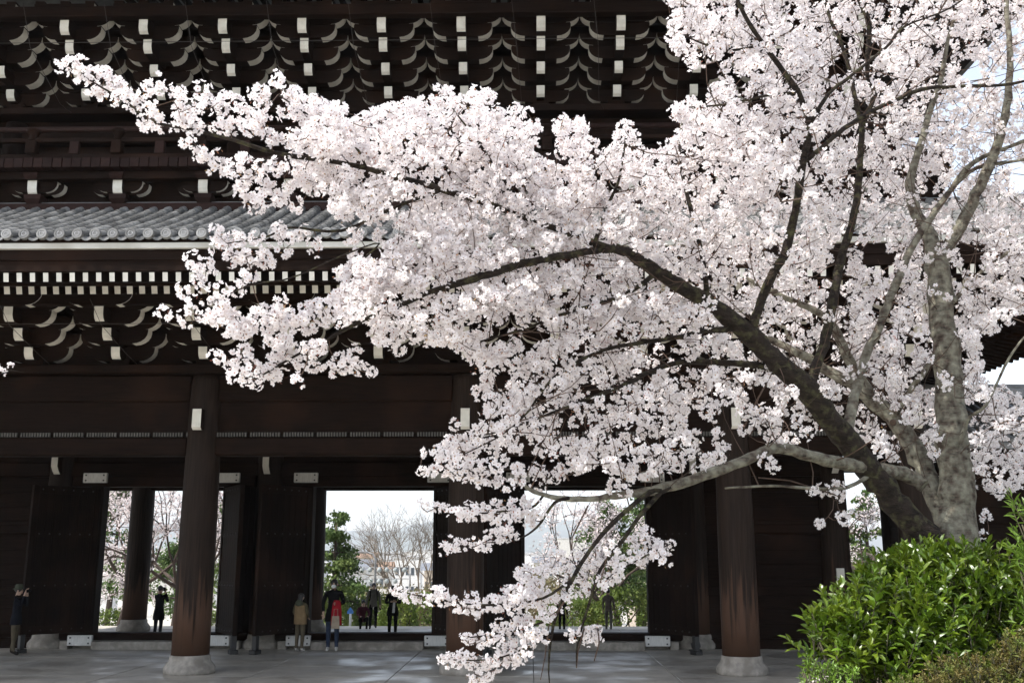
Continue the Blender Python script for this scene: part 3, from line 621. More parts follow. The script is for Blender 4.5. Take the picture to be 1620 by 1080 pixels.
# ------------------------------------------------------------------ the cherry tree
# main wood traced as (pixel x, pixel y, distance m, width px); distances follow the crown leaning from the trunk over the path
WOOD = [
 ('trunk', 'bark', [(1514,1010,7.6,84),(1516,940,7.6,76),(1518,880,7.6,66),(1518,800,7.6,56),(1512,740,7.62,52),(1506,680,7.65,47),(1502,600,7.7,44),(1494,520,7.72,41),(1487,450,7.75,38),(1480,415,7.8,34)]),
 ('branch', 'bark', [(1484,430,7.78,28),(1470,375,7.85,24),(1448,335,7.95,19),(1440,290,8.0,15),(1455,235,8.1,12),(1470,180,8.2,10),(1490,120,8.3,8),(1500,60,8.3,6),(1520,0,8.4,5),(1530,-80,8.5,3)]),
 ('branch', 'bark', [(1484,430,7.78,26),(1502,390,7.8,22),(1525,345,7.8,20),(1550,295,7.75,18),(1578,230,7.7,16),(1592,170,7.7,13),(1598,110,7.7,11),(1597,60,7.7,9),(1592,0,7.7,8),(1600,-90,7.7,5)]),
 ('limb', 'limb', [(1500,915,7.55,58),(1478,870,7.5,50),(1440,825,7.45,44),(1400,772,7.4,41),(1360,722,7.3,39),(1320,672,7.2,38),(1280,618,7.1,38),(1240,582,7.0,34),(1200,543,6.95,31),(1160,507,6.85,29),(1120,477,6.75,27),(1080,455,6.65,25),(1040,430,6.55,22),(1000,403,6.45,19),(970,392,6.4,14)]),
 ('branch', 'limb', [(975,393,6.4,13),(920,400,6.25,13),(868,409,6.15,13),(817,420,6.05,13),(780,432,6.0,13),(740,444,5.95,12),(683,461,5.9,9),(640,480,5.85,8),(593,498,5.8,7),(540,524,5.75,6),(513,540,5.7,5),(467,563,5.65,4),(417,592,5.6,3)]),
 ('branch', 'limb', [(1000,403,6.45,14),(940,385,6.3,12),(860,355,6.15,11),(780,325,6.0,11),(700,300,5.9,11),(640,283,5.8,10),(580,267,5.75,9),(540,258,5.7,8),(437,242,5.55,8),(367,221,5.5,6.5),(300,205,5.4,5.5),(243,192,5.35,5),(197,160,5.3,4),(150,132,5.25,3),(112,108,5.2,2)]),
 ('branch', 'limb', [(1187,530,6.9,17),(1200,487,6.85,15),(1220,440,6.8,15),(1243,397,6.75,15),(1253,357,6.7,14),(1263,308,6.65,14),(1270,257,6.6,13),(1280,200,6.55,11),(1263,147,6.5,10),(1240,113,6.5,9),(1207,70,6.45,8),(1177,23,6.4,7),(1150,-40,6.4,5),(1120,-100,6.4,3)]),
 ('branch', 'limb', [(1270,257,6.6,9),(1293,240,6.6,8),(1327,210,6.65,8),(1367,183,6.7,8),(1413,160,6.75,7),(1457,142,6.8,7),(1513,137,6.9,6),(1600,133,7,5),(1680,110,7.1,3)]),
 ('branch', 'limb', [(1280,202,6.55,8),(1293,177,6.5,7),(1313,147,6.5,6),(1343,123,6.5,6),(1380,93,6.5,5),(1407,70,6.5,5),(1430,43,6.5,4),(1503,13,6.5,3),(1560,-30,6.5,2)]),
 ('branch', 'limb', [(1285,622,7.1,22),(1283,605,7.15,19),(1300,557,7.25,17),(1310,517,7.3,16),(1320,463,7.4,15),(1333,400,7.5,14),(1347,355,7.55,13),(1357,307,7.6,12),(1362,240,7.65,10),(1363,200,7.7,9),(1350,143,7.7,8),(1335,80,7.7,7),(1310,20,7.7,5),(1290,-60,7.7,4)]),
 ('branch', 'limb', [(1363,200,7.7,8),(1383,150,7.75,8),(1372,120,7.8,7),(1375,40,7.8,9),(1360,0,7.8,9),(1345,-50,7.9,6)]),
 ('branch', 'bark', [(1338,688,7.25,20),(1350,633,7.35,17),(1363,590,7.45,16),(1373,553,7.5,15),(1390,520,7.55,14),(1407,473,7.6,13),(1423,437,7.65,13),(1440,397,7.7,12),(1473,343,7.75,11),(1507,297,7.8,9),(1540,257,7.8,8),(1620,223,7.9,6),(1700,190,8,4)]),
 ('branch', 'bark', [(1507,297,7.8,7),(1545,266,7.8,7),(1600,256,7.7,6),(1680,240,7.6,4)]),
 ('limb', 'bark', [(1512,860,7.62,34),(1482,790,7.7,31),(1460,735,7.8,31),(1440,697,7.85,29),(1413,660,7.9,28),(1380,632,7.95,26),(1350,606,8.0,20),(1313,588,8.05,17),(1267,560,8.1,14),(1215,535,8.2,11),(1160,520,8.2,8)]),
 ('branch', 'bark', [(1380,632,7.95,20),(1358,595,8.0,17),(1337,557,8.05,16),(1320,520,8.1,14),(1293,493,8.15,11),(1240,470,8.2,9),(1180,440,8.2,6)]),
 ('branch', 'bark', [(1414,660,7.85,11),(1440,617,7.7,9),(1463,587,7.6,9),(1477,560,7.55,7)]),
 ('branch', 'bark', [(1510,740,7.6,9),(1530,665,7.45,6),(1560,640,7.3,5),(1600,560,7.2,4),(1650,500,7.1,2)]),
 ('branch', 'bark', [(1505,480,7.7,9),(1540,440,7.7,7),(1580,410,7.6,6),(1640,370,7.5,5),(1720,330,7.4,3)]),
 ('limb', 'bark', [(1462,768,7.5,22),(1440,752,7.5,21),(1390,742,7.35,22),(1333,733,7.2,20),(1280,720,7.05,18),(1230,708,6.95,17),(1197,720,6.85,17),(1147,740,6.75,17),(1080,763,6.65,16),(1033,775,6.55,15),(983,782,6.5,12),(940,788,6.45,10),(893,788,6.4,9),(860,782,6.35,7),(833,770,6.3,6),(813,740,6.3,4)]),
 ('branch', 'limb', [(1045,774,6.56,9),(1020,783,6.5,8),(970,827,6.4,8),(933,870,6.35,7),(907,913,6.3,7),(887,953,6.3,6),(873,1003,6.25,5),(868,1053,6.25,3),(870,1085,6.25,2)]),
 ('branch', 'limb', [(1060,770,6.58,8),(1040,783,6.55,8),(1007,823,6.5,7),(983,857,6.45,7),(950,900,6.4,6),(937,937,6.38,5),(923,983,6.35,4),(913,1020,6.3,3),(912,1053,6.3,2)]),
 ('branch', 'limb', [(900,788,6.4,6),(877,795,6.35,5),(850,833,6.3,4),(817,853,6.3,3),(770,858,6.25,2)]),
 ('branch', 'limb', [(860,783,6.35,4),(840,803,6.3,4),(800,808,6.25,3),(740,812,6.2,3),(690,803,6.15,2)]),
 ('branch', 'limb', [(905,916,6.3,5),(860,945,6.25,4),(800,955,6.2,4),(740,955,6.15,3),(680,945,6.1,2.5),(630,935,6.1,2)]),
 ('branch', 'limb', [(880,975,6.3,4),(840,990,6.2,3),(790,1002,6.15,2.5),(740,1008,6.1,2)]),
 ('branch', 'limb', [(872,1005,6.25,4),(830,1025,6.2,3),(780,1042,6.15,2.5),(715,1043,6.1,2)]),
 ('branch', 'limb', [(935,945,6.38,4),(960,915,6.4,3),(1010,885,6.45,3),(1060,860,6.5,2)]),
 ('branch', 'limb', [(1165,520,6.86,10),(1113,523,6.8,9),(1080,532,6.75,8),(1007,543,6.6,7),(957,553,6.5,6),(913,573,6.45,6),(873,600,6.4,5),(850,630,6.35,4),(830,657,6.3,3),(790,690,6.25,2.5),(730,720,6.2,2)]),
 ('branch', 'limb', [(1240,583,7.05,13),(1160,575,7.0,11),(1080,573,6.9,9),(1023,590,6.8,8),(1000,603,6.7,8),(940,627,6.6,6),(873,653,6.5,5),(800,680,6.4,3),(750,690,6.3,2)]),
 ('branch', 'limb', [(813,742,6.3,4),(770,742,6.2,3),(720,742,6.15,2)]),
 ('branch', 'limb', [(1040,430,6.55,10),(1000,460,6.5,8),(950,480,6.4,7),(880,500,6.3,5),(830,520,6.25,4),(760,540,6.2,3)]),
 ('branch', 'limb', [(540,524,5.75,4),(560,430,5.7,4),(600,385,5.65,3),(540,405,5.6,3),(460,440,5.55,3),(400,450,5.5,2.5),(330,480,5.45,2)]),
 ('branch', 'limb', [(700,300,5.9,7),(620,330,5.85,6),(540,365,5.75,5),(460,360,5.7,4),(420,375,5.65,3),(360,385,5.6,2)]),
 ('branch', 'limb', [(437,242,5.55,4),(400,265,5.5,3),(360,265,5.45,2),(325,245,5.42,2)]),
 ('branch', 'limb', [(860,355,6.15,8),(800,290,6.05,6),(760,230,6.0,5),(730,190,5.95,3),(700,150,5.9,2)]),
 ('branch', 'limb', [(580,267,5.75,5),(560,230,5.7,4),(500,190,5.65,3),(440,150,5.6,2.5)]),
 ('branch', 'limb', [(940,385,6.3,8),(960,330,6.3,6),(980,280,6.3,5),(990,215,6.3,3)]),
 ('branch', 'limb', [(1120,477,6.75,10),(1110,400,6.7,8),(1090,320,6.7,7),(1075,250,6.7,5),(1080,190,6.7,3)]),
 ('branch', 'limb', [(1263,147,6.5,7),(1220,150,6.45,5),(1150,165,6.4,4),(1090,170,6.35,2)]),
 ('branch', 'limb', [(1207,70,6.45,5),(1150,80,6.4,4),(1090,60,6.35,3),(1060,40,6.3,2)]),
 ('branch', 'bark', [(1390,742,7.35,9),(1340,770,7.2,6),(1285,772,7.1,5),(1220,768,7.0,4),(1147,772,6.9,3)]),
]
NODES, NPX = [], []
def smooth_path(pts, sub=3):
    """Catmull-Rom through (x,y,z,r)"""
    P = np.array(pts); out = []
    for i in range(len(P)-1):
        p0, p1, p2, p3 = P[max(i-1, 0)], P[i], P[i+1], P[min(i+2, len(P)-1)]
        for k in range(sub):
            t = k/sub; out.append(.5*((2*p1)+(-p0+p2)*t+(2*p0-5*p1+4*p2-p3)*t*t+(-p0+3*p1-3*p2+p3)*t**3))
    out.append(P[-1]); return np.array(out)
TB = at(1512, 985, 7.6); TB.z = float(terrain_h(TB.x, TB.y))
tree = empty('cherry_tree', tuple(TB), label='blossoming cherry tree with pale pink flowers and lichened trunk behind the glossy shrub', cat='tree')
for name, mt, pts in WOOD:
    w3 = []
    for px, py, Y, w in pts:
        p = at(px, py, Y); w3.append((p.x, p.y, p.z, w/2*Y/F_PX))
    if name == 'trunk':
        x, y, z, r = w3[0]; w3 = [(x-.02, y, float(terrain_h(x, y))-.15, r*1.35)]+w3
    P = smooth_path(w3, 4)
    P[:, 3] = np.maximum(P[:, 3], .0035)
    k = rng.normal(0, 1, (len(P), 3)); P[1:-1, :3] += k[1:-1]*P[1:-1, 3:4]*.10
    rad = P[:, 3]*(1+rng.normal(0, .05, len(P)))
    n = 16 if P[0, 3] > .06 else (10 if P[0, 3] > .03 else 6)
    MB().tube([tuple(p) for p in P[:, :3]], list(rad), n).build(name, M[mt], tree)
    for (x, y, z, r) in P: NODES.append((x, y, z))
    for (px, py, Y, w) in smooth_path(pts, 4): NPX.append((px, py, Y))
MB().tube([tuple(at(1413, 668, 7.72)), tuple(at(1412, 668, 7.68))], [.028, .022], 10).build('branch_scar', mat('old_scar', (.07, .045, .03), .9), tree)
NPX = np.array(NPX)
# ---- where the flower clusters hang
BLOBS = """100 103 10,115 100 11,130 103 10,127 120 10,143 118 11,160 110 13,168 118 12,147 140 13,165 147 13,180 135 14,197 143 14,187 157 13,213 157 13,230 147 13,217 168 12,240 170 13,247 128 13,253 140 9,235 138 8,248 187 9,227 195 12,237 187 8,257 203 12,280 147 12,287 155 8,320 140 13,310 160 16,327 163 13,283 173 13,293 190 18,312 197 16,347 165 14,357 153 13,370 160 10,343 197 13,367 195 16,387 180 12,400 193 18,415 185 16,393 203 14,410 147 16,400 160 13,440 133 17,457 143 15,417 167 13,473 157 17,453 177 16,477 183 17,297 223 12,325 245 14,345 250 13,340 267 13,363 270 14,383 260 16,400 277 16,410 257 16,425 290 16,383 293 10,388 305 10,405 325 14,420 315 14,440 310 14,467 325 12,505 290 8,495 300 10,535 300 14,545 330 20,500 230 25,520 215 20,480 215 20,455 225 18,430 215 14,520 185 20,500 170 18,470 245 14,440 265 16,470 275 16,510 260 18,490 285 14,460 295 10,
343 370 12,360 385 14,375 380 14,345 395 12,305 410 12,325 423 13,313 430 11,370 408 14,385 415 16,395 435 13,410 415 12,425 413 13,405 375 10,420 395 12,440 365 14,450 395 12,500 390 13,480 370 12,465 372 12,289 460 12,318 450 12,330 467 12,350 460 12,375 460 12,385 440 10,260 495 12,305 483 12,293 505 12,323 502 11,340 490 10,355 485 14,345 505 14,365 500 14,375 520 16,390 530 16,360 520 10,410 492 14,400 515 16,425 515 18,440 500 18,455 485 16,455 520 18,470 505 18,485 490 16,500 480 16,490 515 16,515 500 16,530 470 14,535 490 16,345 565 10,365 570 13,385 560 14,400 575 14,370 590 12,390 600 13,405 605 12,420 585 14,440 595 12,435 570 14,455 560 14,470 575 13,470 602 12,450 545 16,430 545 16,485 555 14,505 550 14,500 580 12,525 585 12,535 570 12,545 580 12,575 585 12,560 580 11,588 590 7,
555 375 16,560 405 12,600 372 12,630 395 12,650 400 12,575 430 14,560 560 13,633 550 12,620 545 8,720 670 9,560 450 16,590 470 16,545 470 14,600 440 16,
668 744 7,685 742 9,700 740 10,715 745 11,730 750 12,745 752 12,760 758 11,775 755 12,790 765 12,805 768 8,820 755 12,690 715 9,668 716 8,700 725 12,720 730 12,740 735 13,760 735 13,790 735 15,820 735 14,850 745 14,870 755 16,890 745 16,850 770 10,910 740 15,930 730 15,960 735 18,985 740 16,1000 755 14,970 770 12,990 775 12,1020 750 12,1040 745 12,1060 735 12,1075 735 12,
665 793 4,675 800 6,690 803 7,705 806 9,720 810 10,733 815 10,743 805 11,757 812 10,770 805 10,785 803 10,800 800 10,815 798 10,830 795 10,845 800 12,780 818 9,795 825 9,810 815 10,825 815 10,840 820 10,855 812 8,
703 868 8,715 860 9,725 862 9,740 862 8,755 858 9,768 862 8,770 850 10,783 845 10,795 850 10,805 845 9,815 850 6,800 838 9,
625 932 6,635 938 7,648 943 8,660 946 8,672 950 9,688 944 10,700 947 10,698 935 9,715 952 10,727 958 10,740 960 10,755 962 10,768 958 10,745 945 9,780 955 10,790 945 10,800 940 10,797 957 10,812 955 10,825 955 10,838 950 10,852 945 9,757 970 8,815 935 12,830 930 14,
733 1008 6,745 1010 9,758 1012 9,770 1010 9,785 1008 9,800 1005 10,815 1003 10,790 987 8,805 985 10,820 980 10,835 978 12,850 985 12,865 975 12,830 998 10,845 1000 10,
700 1043 6,712 1042 8,725 1045 9,735 1040 9,750 1045 10,765 1045 10,780 1042 11,795 1040 11,810 1045 10,825 1040 9,835 1030 8,800 1025 10,820 1020 10,840 1015 10,860 1005 8,785 1055 8,770 1065 8,755 1070 9,745 1077 8,770 1073 6,
905 1005 8,920 1000 9,935 998 9,945 1008 7,930 1010 7,945 995 6,1033 858 8,1045 862 8,1060 860 7,1035 875 10,1050 885 10,1015 885 10,1000 880 10,
1285 775 8,1300 775 10,1315 780 12,1325 770 10,1330 785 9,1295 828 7,1300 826 8,1335 820 10,1345 815 9,1210 730 10,1225 735 10,1105 745 12,1120 735 12,1560 815 12,1555 845 8,1585 775 14,1602 768 10,1570 770 12"""
BL = [tuple(float(v) for v in b.split()) for b in BLOBS.replace('\n', '').split(',') if b.strip()]
MASS = [(1045,-170),(1045,0),(1060,30),(1050,65),(1085,90),(1105,120),(1100,150),(1065,165),(1060,185),(1080,200),(1055,240),(1015,235),(1000,200),(985,190),(965,245),(945,240),(935,210),(915,185),(895,182),(880,195),(885,215),(870,230),(880,250),(860,250),(840,235),(850,200),(848,180),(820,165),(790,165),(775,145),(745,150),(735,165),(720,145),(700,132),(685,150),(690,165),(650,165),(620,155),(600,175),(560,190),(535,160),(490,170),(480,215),(460,240),(480,290),(520,310),(545,350),(600,345),(650,365),(610,400),(540,430),(530,480),(540,525),(600,535),(650,533),(680,537),(727,547),(750,573),(747,593),(767,605),(743,620),(767,645),(753,667),(747,687),(707,700),(690,712),(720,722),(787,715),(840,730),(900,740),(960,740),(1000,755),(1040,745),(1080,735),(1110,745),(1140,730),(1180,700),(1215,690),(1240,715),(1290,700),(1330,680),(1400,720),(1450,740),(1500,760),(1560,770),(1600,775),(1660,740),(1660,640),(1560,605),(1545,560),(1560,530),(1600,505),(1620,480),(1700,450),(1860,300),(1860,-170)]
LOWER = [(815,905),(870,880),(930,855),(985,840),(1000,830),(1050,860),(1035,890),(990,900),(960,930),(900,960),(880,990),(840,1000),(815,985),(850,960),(815,950)]
HOLES = [(1103,130,25,28,0),(1170,117,40,10,.3),(1406,123,14,10,0),(1530,113,17,17,0),(1597,117,26,20,0),(1475,287,18,14,.1),(1401,309,12,9,0),(1340,85,10,14,.2),(1385,405,28,30,.05),(1540,413,20,34,.05),(1203,625,24,18,0),(1097,670,18,12,0),(1200,687,28,12,.1),(1465,600,25,20,.1),(713,487,12,10,0),(793,520,18,12,0),(847,527,26,16,0),(893,490,20,10,0),(760,513,18,12,.1),(570,288,12,7,0),(627,322,20,12,.1),(837,293,8,8,0),(705,205,16,10,0),(767,230,14,10,0),(1010,700,70,22,.35),(590,385,35,15,.4),(690,500,25,20,.4),(1580,690,40,70,.5),(1520,560,18,40,.4),(1250,690,40,22,.35),(1300,690,40,20,.4),(960,790,0,0,1),(1120,690,40,18,.3),(900,690,30,14,.45),(1410,690,40,30,.4),(1616,280,14,30,0),(575,330,20,16,.4),(620,480,20,16,.5)]
def in_poly(poly, X, Y):
    c = np.zeros(X.shape, bool); n = len(poly); j = n-1
    for i in range(n):
        xi, yi = poly[i]; xj, yj = poly[j]
        c ^= ((yi > Y) != (yj > Y)) & (X < (xj-xi)*(Y-yi)/(yj-yi+1e-9)+xi); j = i
    return c
def fill(poly, spacing, layers, keep):
    xs = [p[0] for p in poly]; ys = [p[1] for p in poly]
    gxx, gyy = np.meshgrid(np.arange(min(xs), max(xs), spacing), np.arange(min(ys), max(ys), spacing)); out = []
    for off in layers:
        X = (gxx+rng.uniform(-.6, .6, gxx.shape)*spacing).ravel(); Y = (gyy+rng.uniform(-.6, .6, gyy.shape)*spacing).ravel()
        p = np.full(X.shape, keep)
        # clumps and gaps
        nz = sum(np.sin(X/s1+ph)*np.sin(Y/s2+ph*1.7) for s1, s2, ph in ((21, 17, off*3), (33, 27, 2+off), (13, 15, 4-off)))
        p = p*np.clip(.78+.30*nz, .12, 1)
        p = np.where((Y > 505) & (X > 730) & (X < 1340), p*.62, p); p = np.where((Y > 640) & (X > 830), p*.75, p)   # the lower boughs hang in open sprays
        for cx, cyy, rx, ry, kp in HOLES:
            if rx: p = np.where(((X-cx)/rx)**2+((Y-cyy)/ry)**2 < 1, kp*keep, p)
        ok = in_poly(poly, X, Y) & (rng.random(X.shape) < p)
        out += [(x, y, off) for x, y in zip(X[ok], Y[ok])]
    return out
def depth_px(px, py):
    d = (NPX[:, 0]-px)**2+(NPX[:, 1]-py)**2
    k = np.argpartition(d, 10)[:10]; w = 1/(d[k]+60); return float((NPX[k, 2]*w).sum()/w.sum())
WPX = np.array([q for i, (nm, mt, p) in enumerate(WOOD) if i <= 29 and i not in (15, 16, 17) for q in smooth_path(p, 6) if q[3] >= 6 and not (i == 5 and q[0] > 600)])   # wood thick enough to show between the flowers
def hides_wood(x, y, Y):
    d = np.hypot(WPX[:, 0]-x, WPX[:, 1]-y); near = d < WPX[:, 3]*.5+9
    return bool((near & (Y < WPX[:, 2]+.12)).any())
pts_near, pts = [], []
for x, y, r in BL:
    m = max(1, round((r/10)**2*.85))
    for q in range(m):
        a = rng.uniform(0, 6.28); rr = (r-7)*math.sqrt(rng.random()) if m > 1 else 0
        X, Yp = x+rr*math.cos(a), y+rr*math.sin(a)
        pts_near.append((X, Yp, depth_px(X, Yp)+rng.normal(0, .10), r))
for x, y, off in fill(MASS, 14.5, (-.2, .25, .8), .74)+fill(LOWER, 13, (-.1, .3), .62):
    right = np.clip((x-900)/400, 0, 1)
    Yd = depth_px(x, y)+off*(.55+.9*right)+rng.normal(0, .12+.15*right)
    if hides_wood(x, y, Yd) and rng.random() < .86: continue
    pts.append((x, y, Yd))
# ---- flower clusters
def flower(rs, c, nrm, size):
    """five cupped petals and a small dark centre: six five-sided faces"""
    nrm = nrm/np.linalg.norm(nrm); u = np.cross(nrm, [.3, .5, .81]); u /= np.linalg.norm(u); v = np.cross(nrm, u)
    ph = rs.uniform(0, 6.28); V = []; Fc = []
    cup = rs.uniform(.15, .5)
    def pt(a, r, w, h):
        ca, sa = math.cos(a), math.sin(a); d = u*ca+v*sa; e = -u*sa+v*ca
        return c+(d*r+e*w+nrm*h)*size
    for k in range(5):
        a = ph+k*1.2566+rs.uniform(-.08, .08); b = len(V); h = cup*rs.uniform(.8, 1.2)
        V += [pt(a, .02, 0, 0), pt(a, .34, -.27, h*.5), pt(a, .55, -.13, h), pt(a, .55, .15, h), pt(a, .34, .27, h*.5)]
        Fc.append(list(range(b, b+5)))
    b = len(V); V += [pt(ph+.6+k*1.2566, .12, 0, .10) for k in range(5)]; Fc.append(list(range(b, b+5)))
    return V, Fc, [0]*5+[1]
def cluster(seed, nf):
    rs = np.random.default_rng(seed); V = []; Fc = []; mi = []
    for k in range(nf):
        d = rs.normal(0, 1, 3); d /= np.linalg.norm(d); d[2] += .15
        c = d*rs.uniform(.024, .052)
        nr = d+rs.normal(0, .35, 3)
        v, f, m = flower(rs, c, nr, rs.uniform(.028, .036)); b = len(V); V += v; Fc += [[b+i for i in q] for q in f]; mi += m
    for k in range(4):                  # opening leaf buds
        d = rs.normal(0, 1, 3); d /= np.linalg.norm(d); c = d*rs.uniform(.03, .05); a = rs.normal(0, 1, 3); a /= np.linalg.norm(a); e = np.cross(a, d); b = len(V)
        V += [c-a*.011, c-a*.003+e*.004, c+a*.010, c+a*.005-e*.003, c-a*.003-e*.004]; Fc.append(list(range(b, b+5))); mi.append(1)
    return np.array(V), np.array(Fc), np.array(mi)
CL = [cluster(100+i, n) for i, n in enumerate((13, 15, 12, 16, 14, 15, 13, 17))]
CLM = [np_mesh('flower_cluster', *cl[:2], [M['petal'], M['calyx']], cl[2]) for cl in CL]
cents = []
order = sorted(range(len(pts_near)), key=lambda i: pts_near[i][2])
part_ids = set(order[:300])
cv, cf, cm = [], [], []; base = 0
def stamp(i, p, rot, sc):
    global base
    V, Fc, mi = CL[i]; V2 = (V*sc)@rot.T+p
    cv.append(V2); cf.append(Fc+base); cm.append(mi); base += len(V)
def rand_rot():
    q = rng.normal(0, 1, 4); q /= np.linalg.norm(q); w, x, y, z = q
    return np.array([[1-2*(y*y+z*z), 2*(x*y-z*w), 2*(x*z+y*w)], [2*(x*y+z*w), 1-2*(x*x+z*z), 2*(y*z-x*w)], [2*(x*z-y*w), 2*(y*z+x*w), 1-2*(x*x+y*y)]])
for i, (x, y, Y, r) in enumerate(pts_near):
    p = at(x, y, Y); cents.append(tuple(p)); k = int(rng.integers(8)); sc = float(rng.uniform(.9, 1.12)*(min(1, r/10)))
    if i in part_ids:
        o = obj('flower_cluster', CLM[k], tree, tuple(p)); o.rotation_euler = tuple(rng.uniform(0, 6.28, 3)); o.scale = (sc,)*3
    else: stamp(k, np.array(p), rand_rot(), sc)
for x, y, Y in pts:
    p = at(x, y, Y); cents.append(tuple(p)); stamp(int(rng.integers(8)), np.array(p), rand_rot(), float(rng.uniform(.85, 1.12)))
o = obj('blossom', np_mesh('blossom', np.concatenate(cv), np.concatenate(cf), [M['petal'], M['calyx']], np.concatenate(cm)), tree, kind='stuff')
# ---- twigs: every cluster is tied to the nearest wood, outwards from the limbs
C3 = np.array(cents); N3 = np.array(NODES)
cap = len(N3)+len(C3)*3; node = np.empty((cap, 3)); node[:len(N3)] = N3; nn = len(N3)
d0 = np.array([((N3-c)**2).sum(1).min() for c in C3]); tw = MB()
tv, tf = [], []; tb = 0
ring = np.array([[math.cos(a), math.sin(a)] for a in (0, 2.09, 4.19)])
for i in np.argsort(d0):
    c = C3[i]; d = ((node[:nn]-c)**2).sum(1); j = int(d.argmin()); a = node[j]; L_ = math.sqrt(d[j])
    if L_ < .03: continue
    bend = rng.normal(0, .12, 3)*L_; bend[2] -= .06*L_
    P = [a, a+(c-a)*.36+bend, a+(c-a)*.7+bend*.8, c]
    r0 = .0026+.0045*min(1, L_/.5)
    t = (c-a)/L_; u = np.cross(t, [.21, .37, .9]); u /= np.linalg.norm(u); v = np.cross(t, u)
    for q, (p, r) in enumerate(zip(P, (r0, r0*.85, r0*.7, .0015))): tv.append(p+(ring[:, :1]*u+ring[:, 1:]*v)*r)
    for q in range(3):
        for s in range(3): tf.append((tb+q*3+s, tb+q*3+(s+1) % 3, tb+q*3+3+(s+1) % 3, tb+q*3+3+s))
    tb += 12; node[nn:nn+3] = P[1:]; nn += 3
tn = N3[rng.integers(0, len(N3), 420)]      # longer bare shoots that cross in front of and between the flowers
for a in tn:
    if a[2] < 2.6 or a[0] < -.5: continue
    d = rng.normal(0, 1, 3)*np.array([1, .35, .8]); d[1] -= .30; d[2] += .35; d /= np.linalg.norm(d); L_ = rng.uniform(.3, .75); p = a.copy(); P = [a]
    for q in range(4):
        d = d+rng.normal(0, .16, 3); d /= np.linalg.norm(d); p = p+d*L_/4; P.append(p)
    e = P[-1]; yf_ = e[1]; ex_ = 836+F_PX*e[0]/e[1]*1.0; ey_ = 878-(e[2]-EYE)/e[1]*F_PX*.96
    if not in_poly(MASS, np.array([ex_]), np.array([ey_]))[0]: continue
    u = np.cross(d, [.21, .37, .9]); u /= np.linalg.norm(u); v = np.cross(d, u)
    for q, p in enumerate(P): tv.append(p+(ring[:, :1]*u+ring[:, 1:]*v)*(.0052-.001*q))
    for q in range(4):
        for s in range(3): tf.append((tb+q*3+s, tb+q*3+(s+1) % 3, tb+q*3+3+(s+1) % 3, tb+q*3+3+s))
    tb += 15
obj('twigs', np_mesh('twigs', np.concatenate(tv), np.array(tf), M['twig'], smooth=True), tree, kind='stuff')
print('clusters', len(pts_near), len(pts), 'tris', sum(len(f) for f in cf)*3)
# bare hanging twigs below the low branches
for pts_ in ([(905,930,6.3),(868,990,6.25),(862,1040,6.2),(855,1075,6.2)],[(925,990,6.3),(914,1030,6.3),(912,1056,6.3)],[(945,985,6.35),(948,1015,6.3),(940,1045,6.3)],[(930,800,6.4),(905,850,6.35),(905,870,6.3)],[(900,760,6.4),(870,700,6.4),(880,650,6.4)],[(1330,785,7.2),(1250,760,7.1),(1200,755,7.0)]):
    MB().tube([tuple(at(*p)) for p in pts_], [.006-.0012*k for k in range(len(pts_))], 5).build('twig', M['twig'], tree)
# a younger cherry to the left of the view; one low bough reaches in before the gate
yb = Vector((-6.4, 6.6, float(terrain_h(-6.4, 6.6))))
young = empty('young_cherry', tuple(yb), label='young cherry whose small budding sprig reaches in before the bracket tier', cat='tree')
tipn = [tuple(at(-60, 590, 6.2)), tuple(at(-5, 590, 6.2)), tuple(at(10, 585, 6.2)), tuple(at(22, 586, 6.2)), tuple(at(40, 590, 6.2))]
MB().tube([(yb.x, yb.y, yb.z-.1), (yb.x+.05, yb.y, yb.z+1.0), (yb.x-.02, yb.y, yb.z+1.9), (yb.x+.1, yb.y+.1, yb.z+3.0)], [.09, .075, .06, .03], 10).build('trunk', M['bark'], young)
boughs = [[(yb.x, yb.y, yb.z+1.7), (yb.x+1.0, yb.y-.1, yb.z+2.35), (-4.4, 6.4, 3.5)]+tipn]
for a_ in (2.2, 3.4, 4.6, 5.6): boughs.append([(yb.x, yb.y, yb.z+1.8), (yb.x+.7*math.cos(a_), yb.y+.7*math.sin(a_), yb.z+2.5), (yb.x+1.3*math.cos(a_), yb.y+1.3*math.sin(a_), yb.z+2.9)])
for bi, bp in enumerate(boughs):
    MB().tube(bp, [max(.0015, .032*(1-i/(len(bp)-.6))) if bi else (.035, .022, .012, .006, .005, .004, .003, .0015)[i] for i in range(len(bp))], 6).build('branch', M['limb'], young)
    if bi:
        for q in range(16):
            t = rng.uniform(.3, 1); p = Vector(bp[1]).lerp(Vector(bp[2]), t)+Vector(rng.normal(0, .09, 3)); o = obj('flower_cluster', CLM[q % 8], young, tuple(p)); o.rotation_euler = tuple(rng.uniform(0, 6, 3))
MB().tube([tuple(at(8, 586, 6.2)), tuple(at(18, 577, 6.2))], [.003, .002], 5).build('twig', M['twig'], young)
for x, y, sc in ((2, 588, .75), (-12, 580, .9), (17, 577, .45)):
    o = obj('flower_cluster', CLM[1], young, tuple(at(x, y, 6.2))); o.scale = (sc,)*3
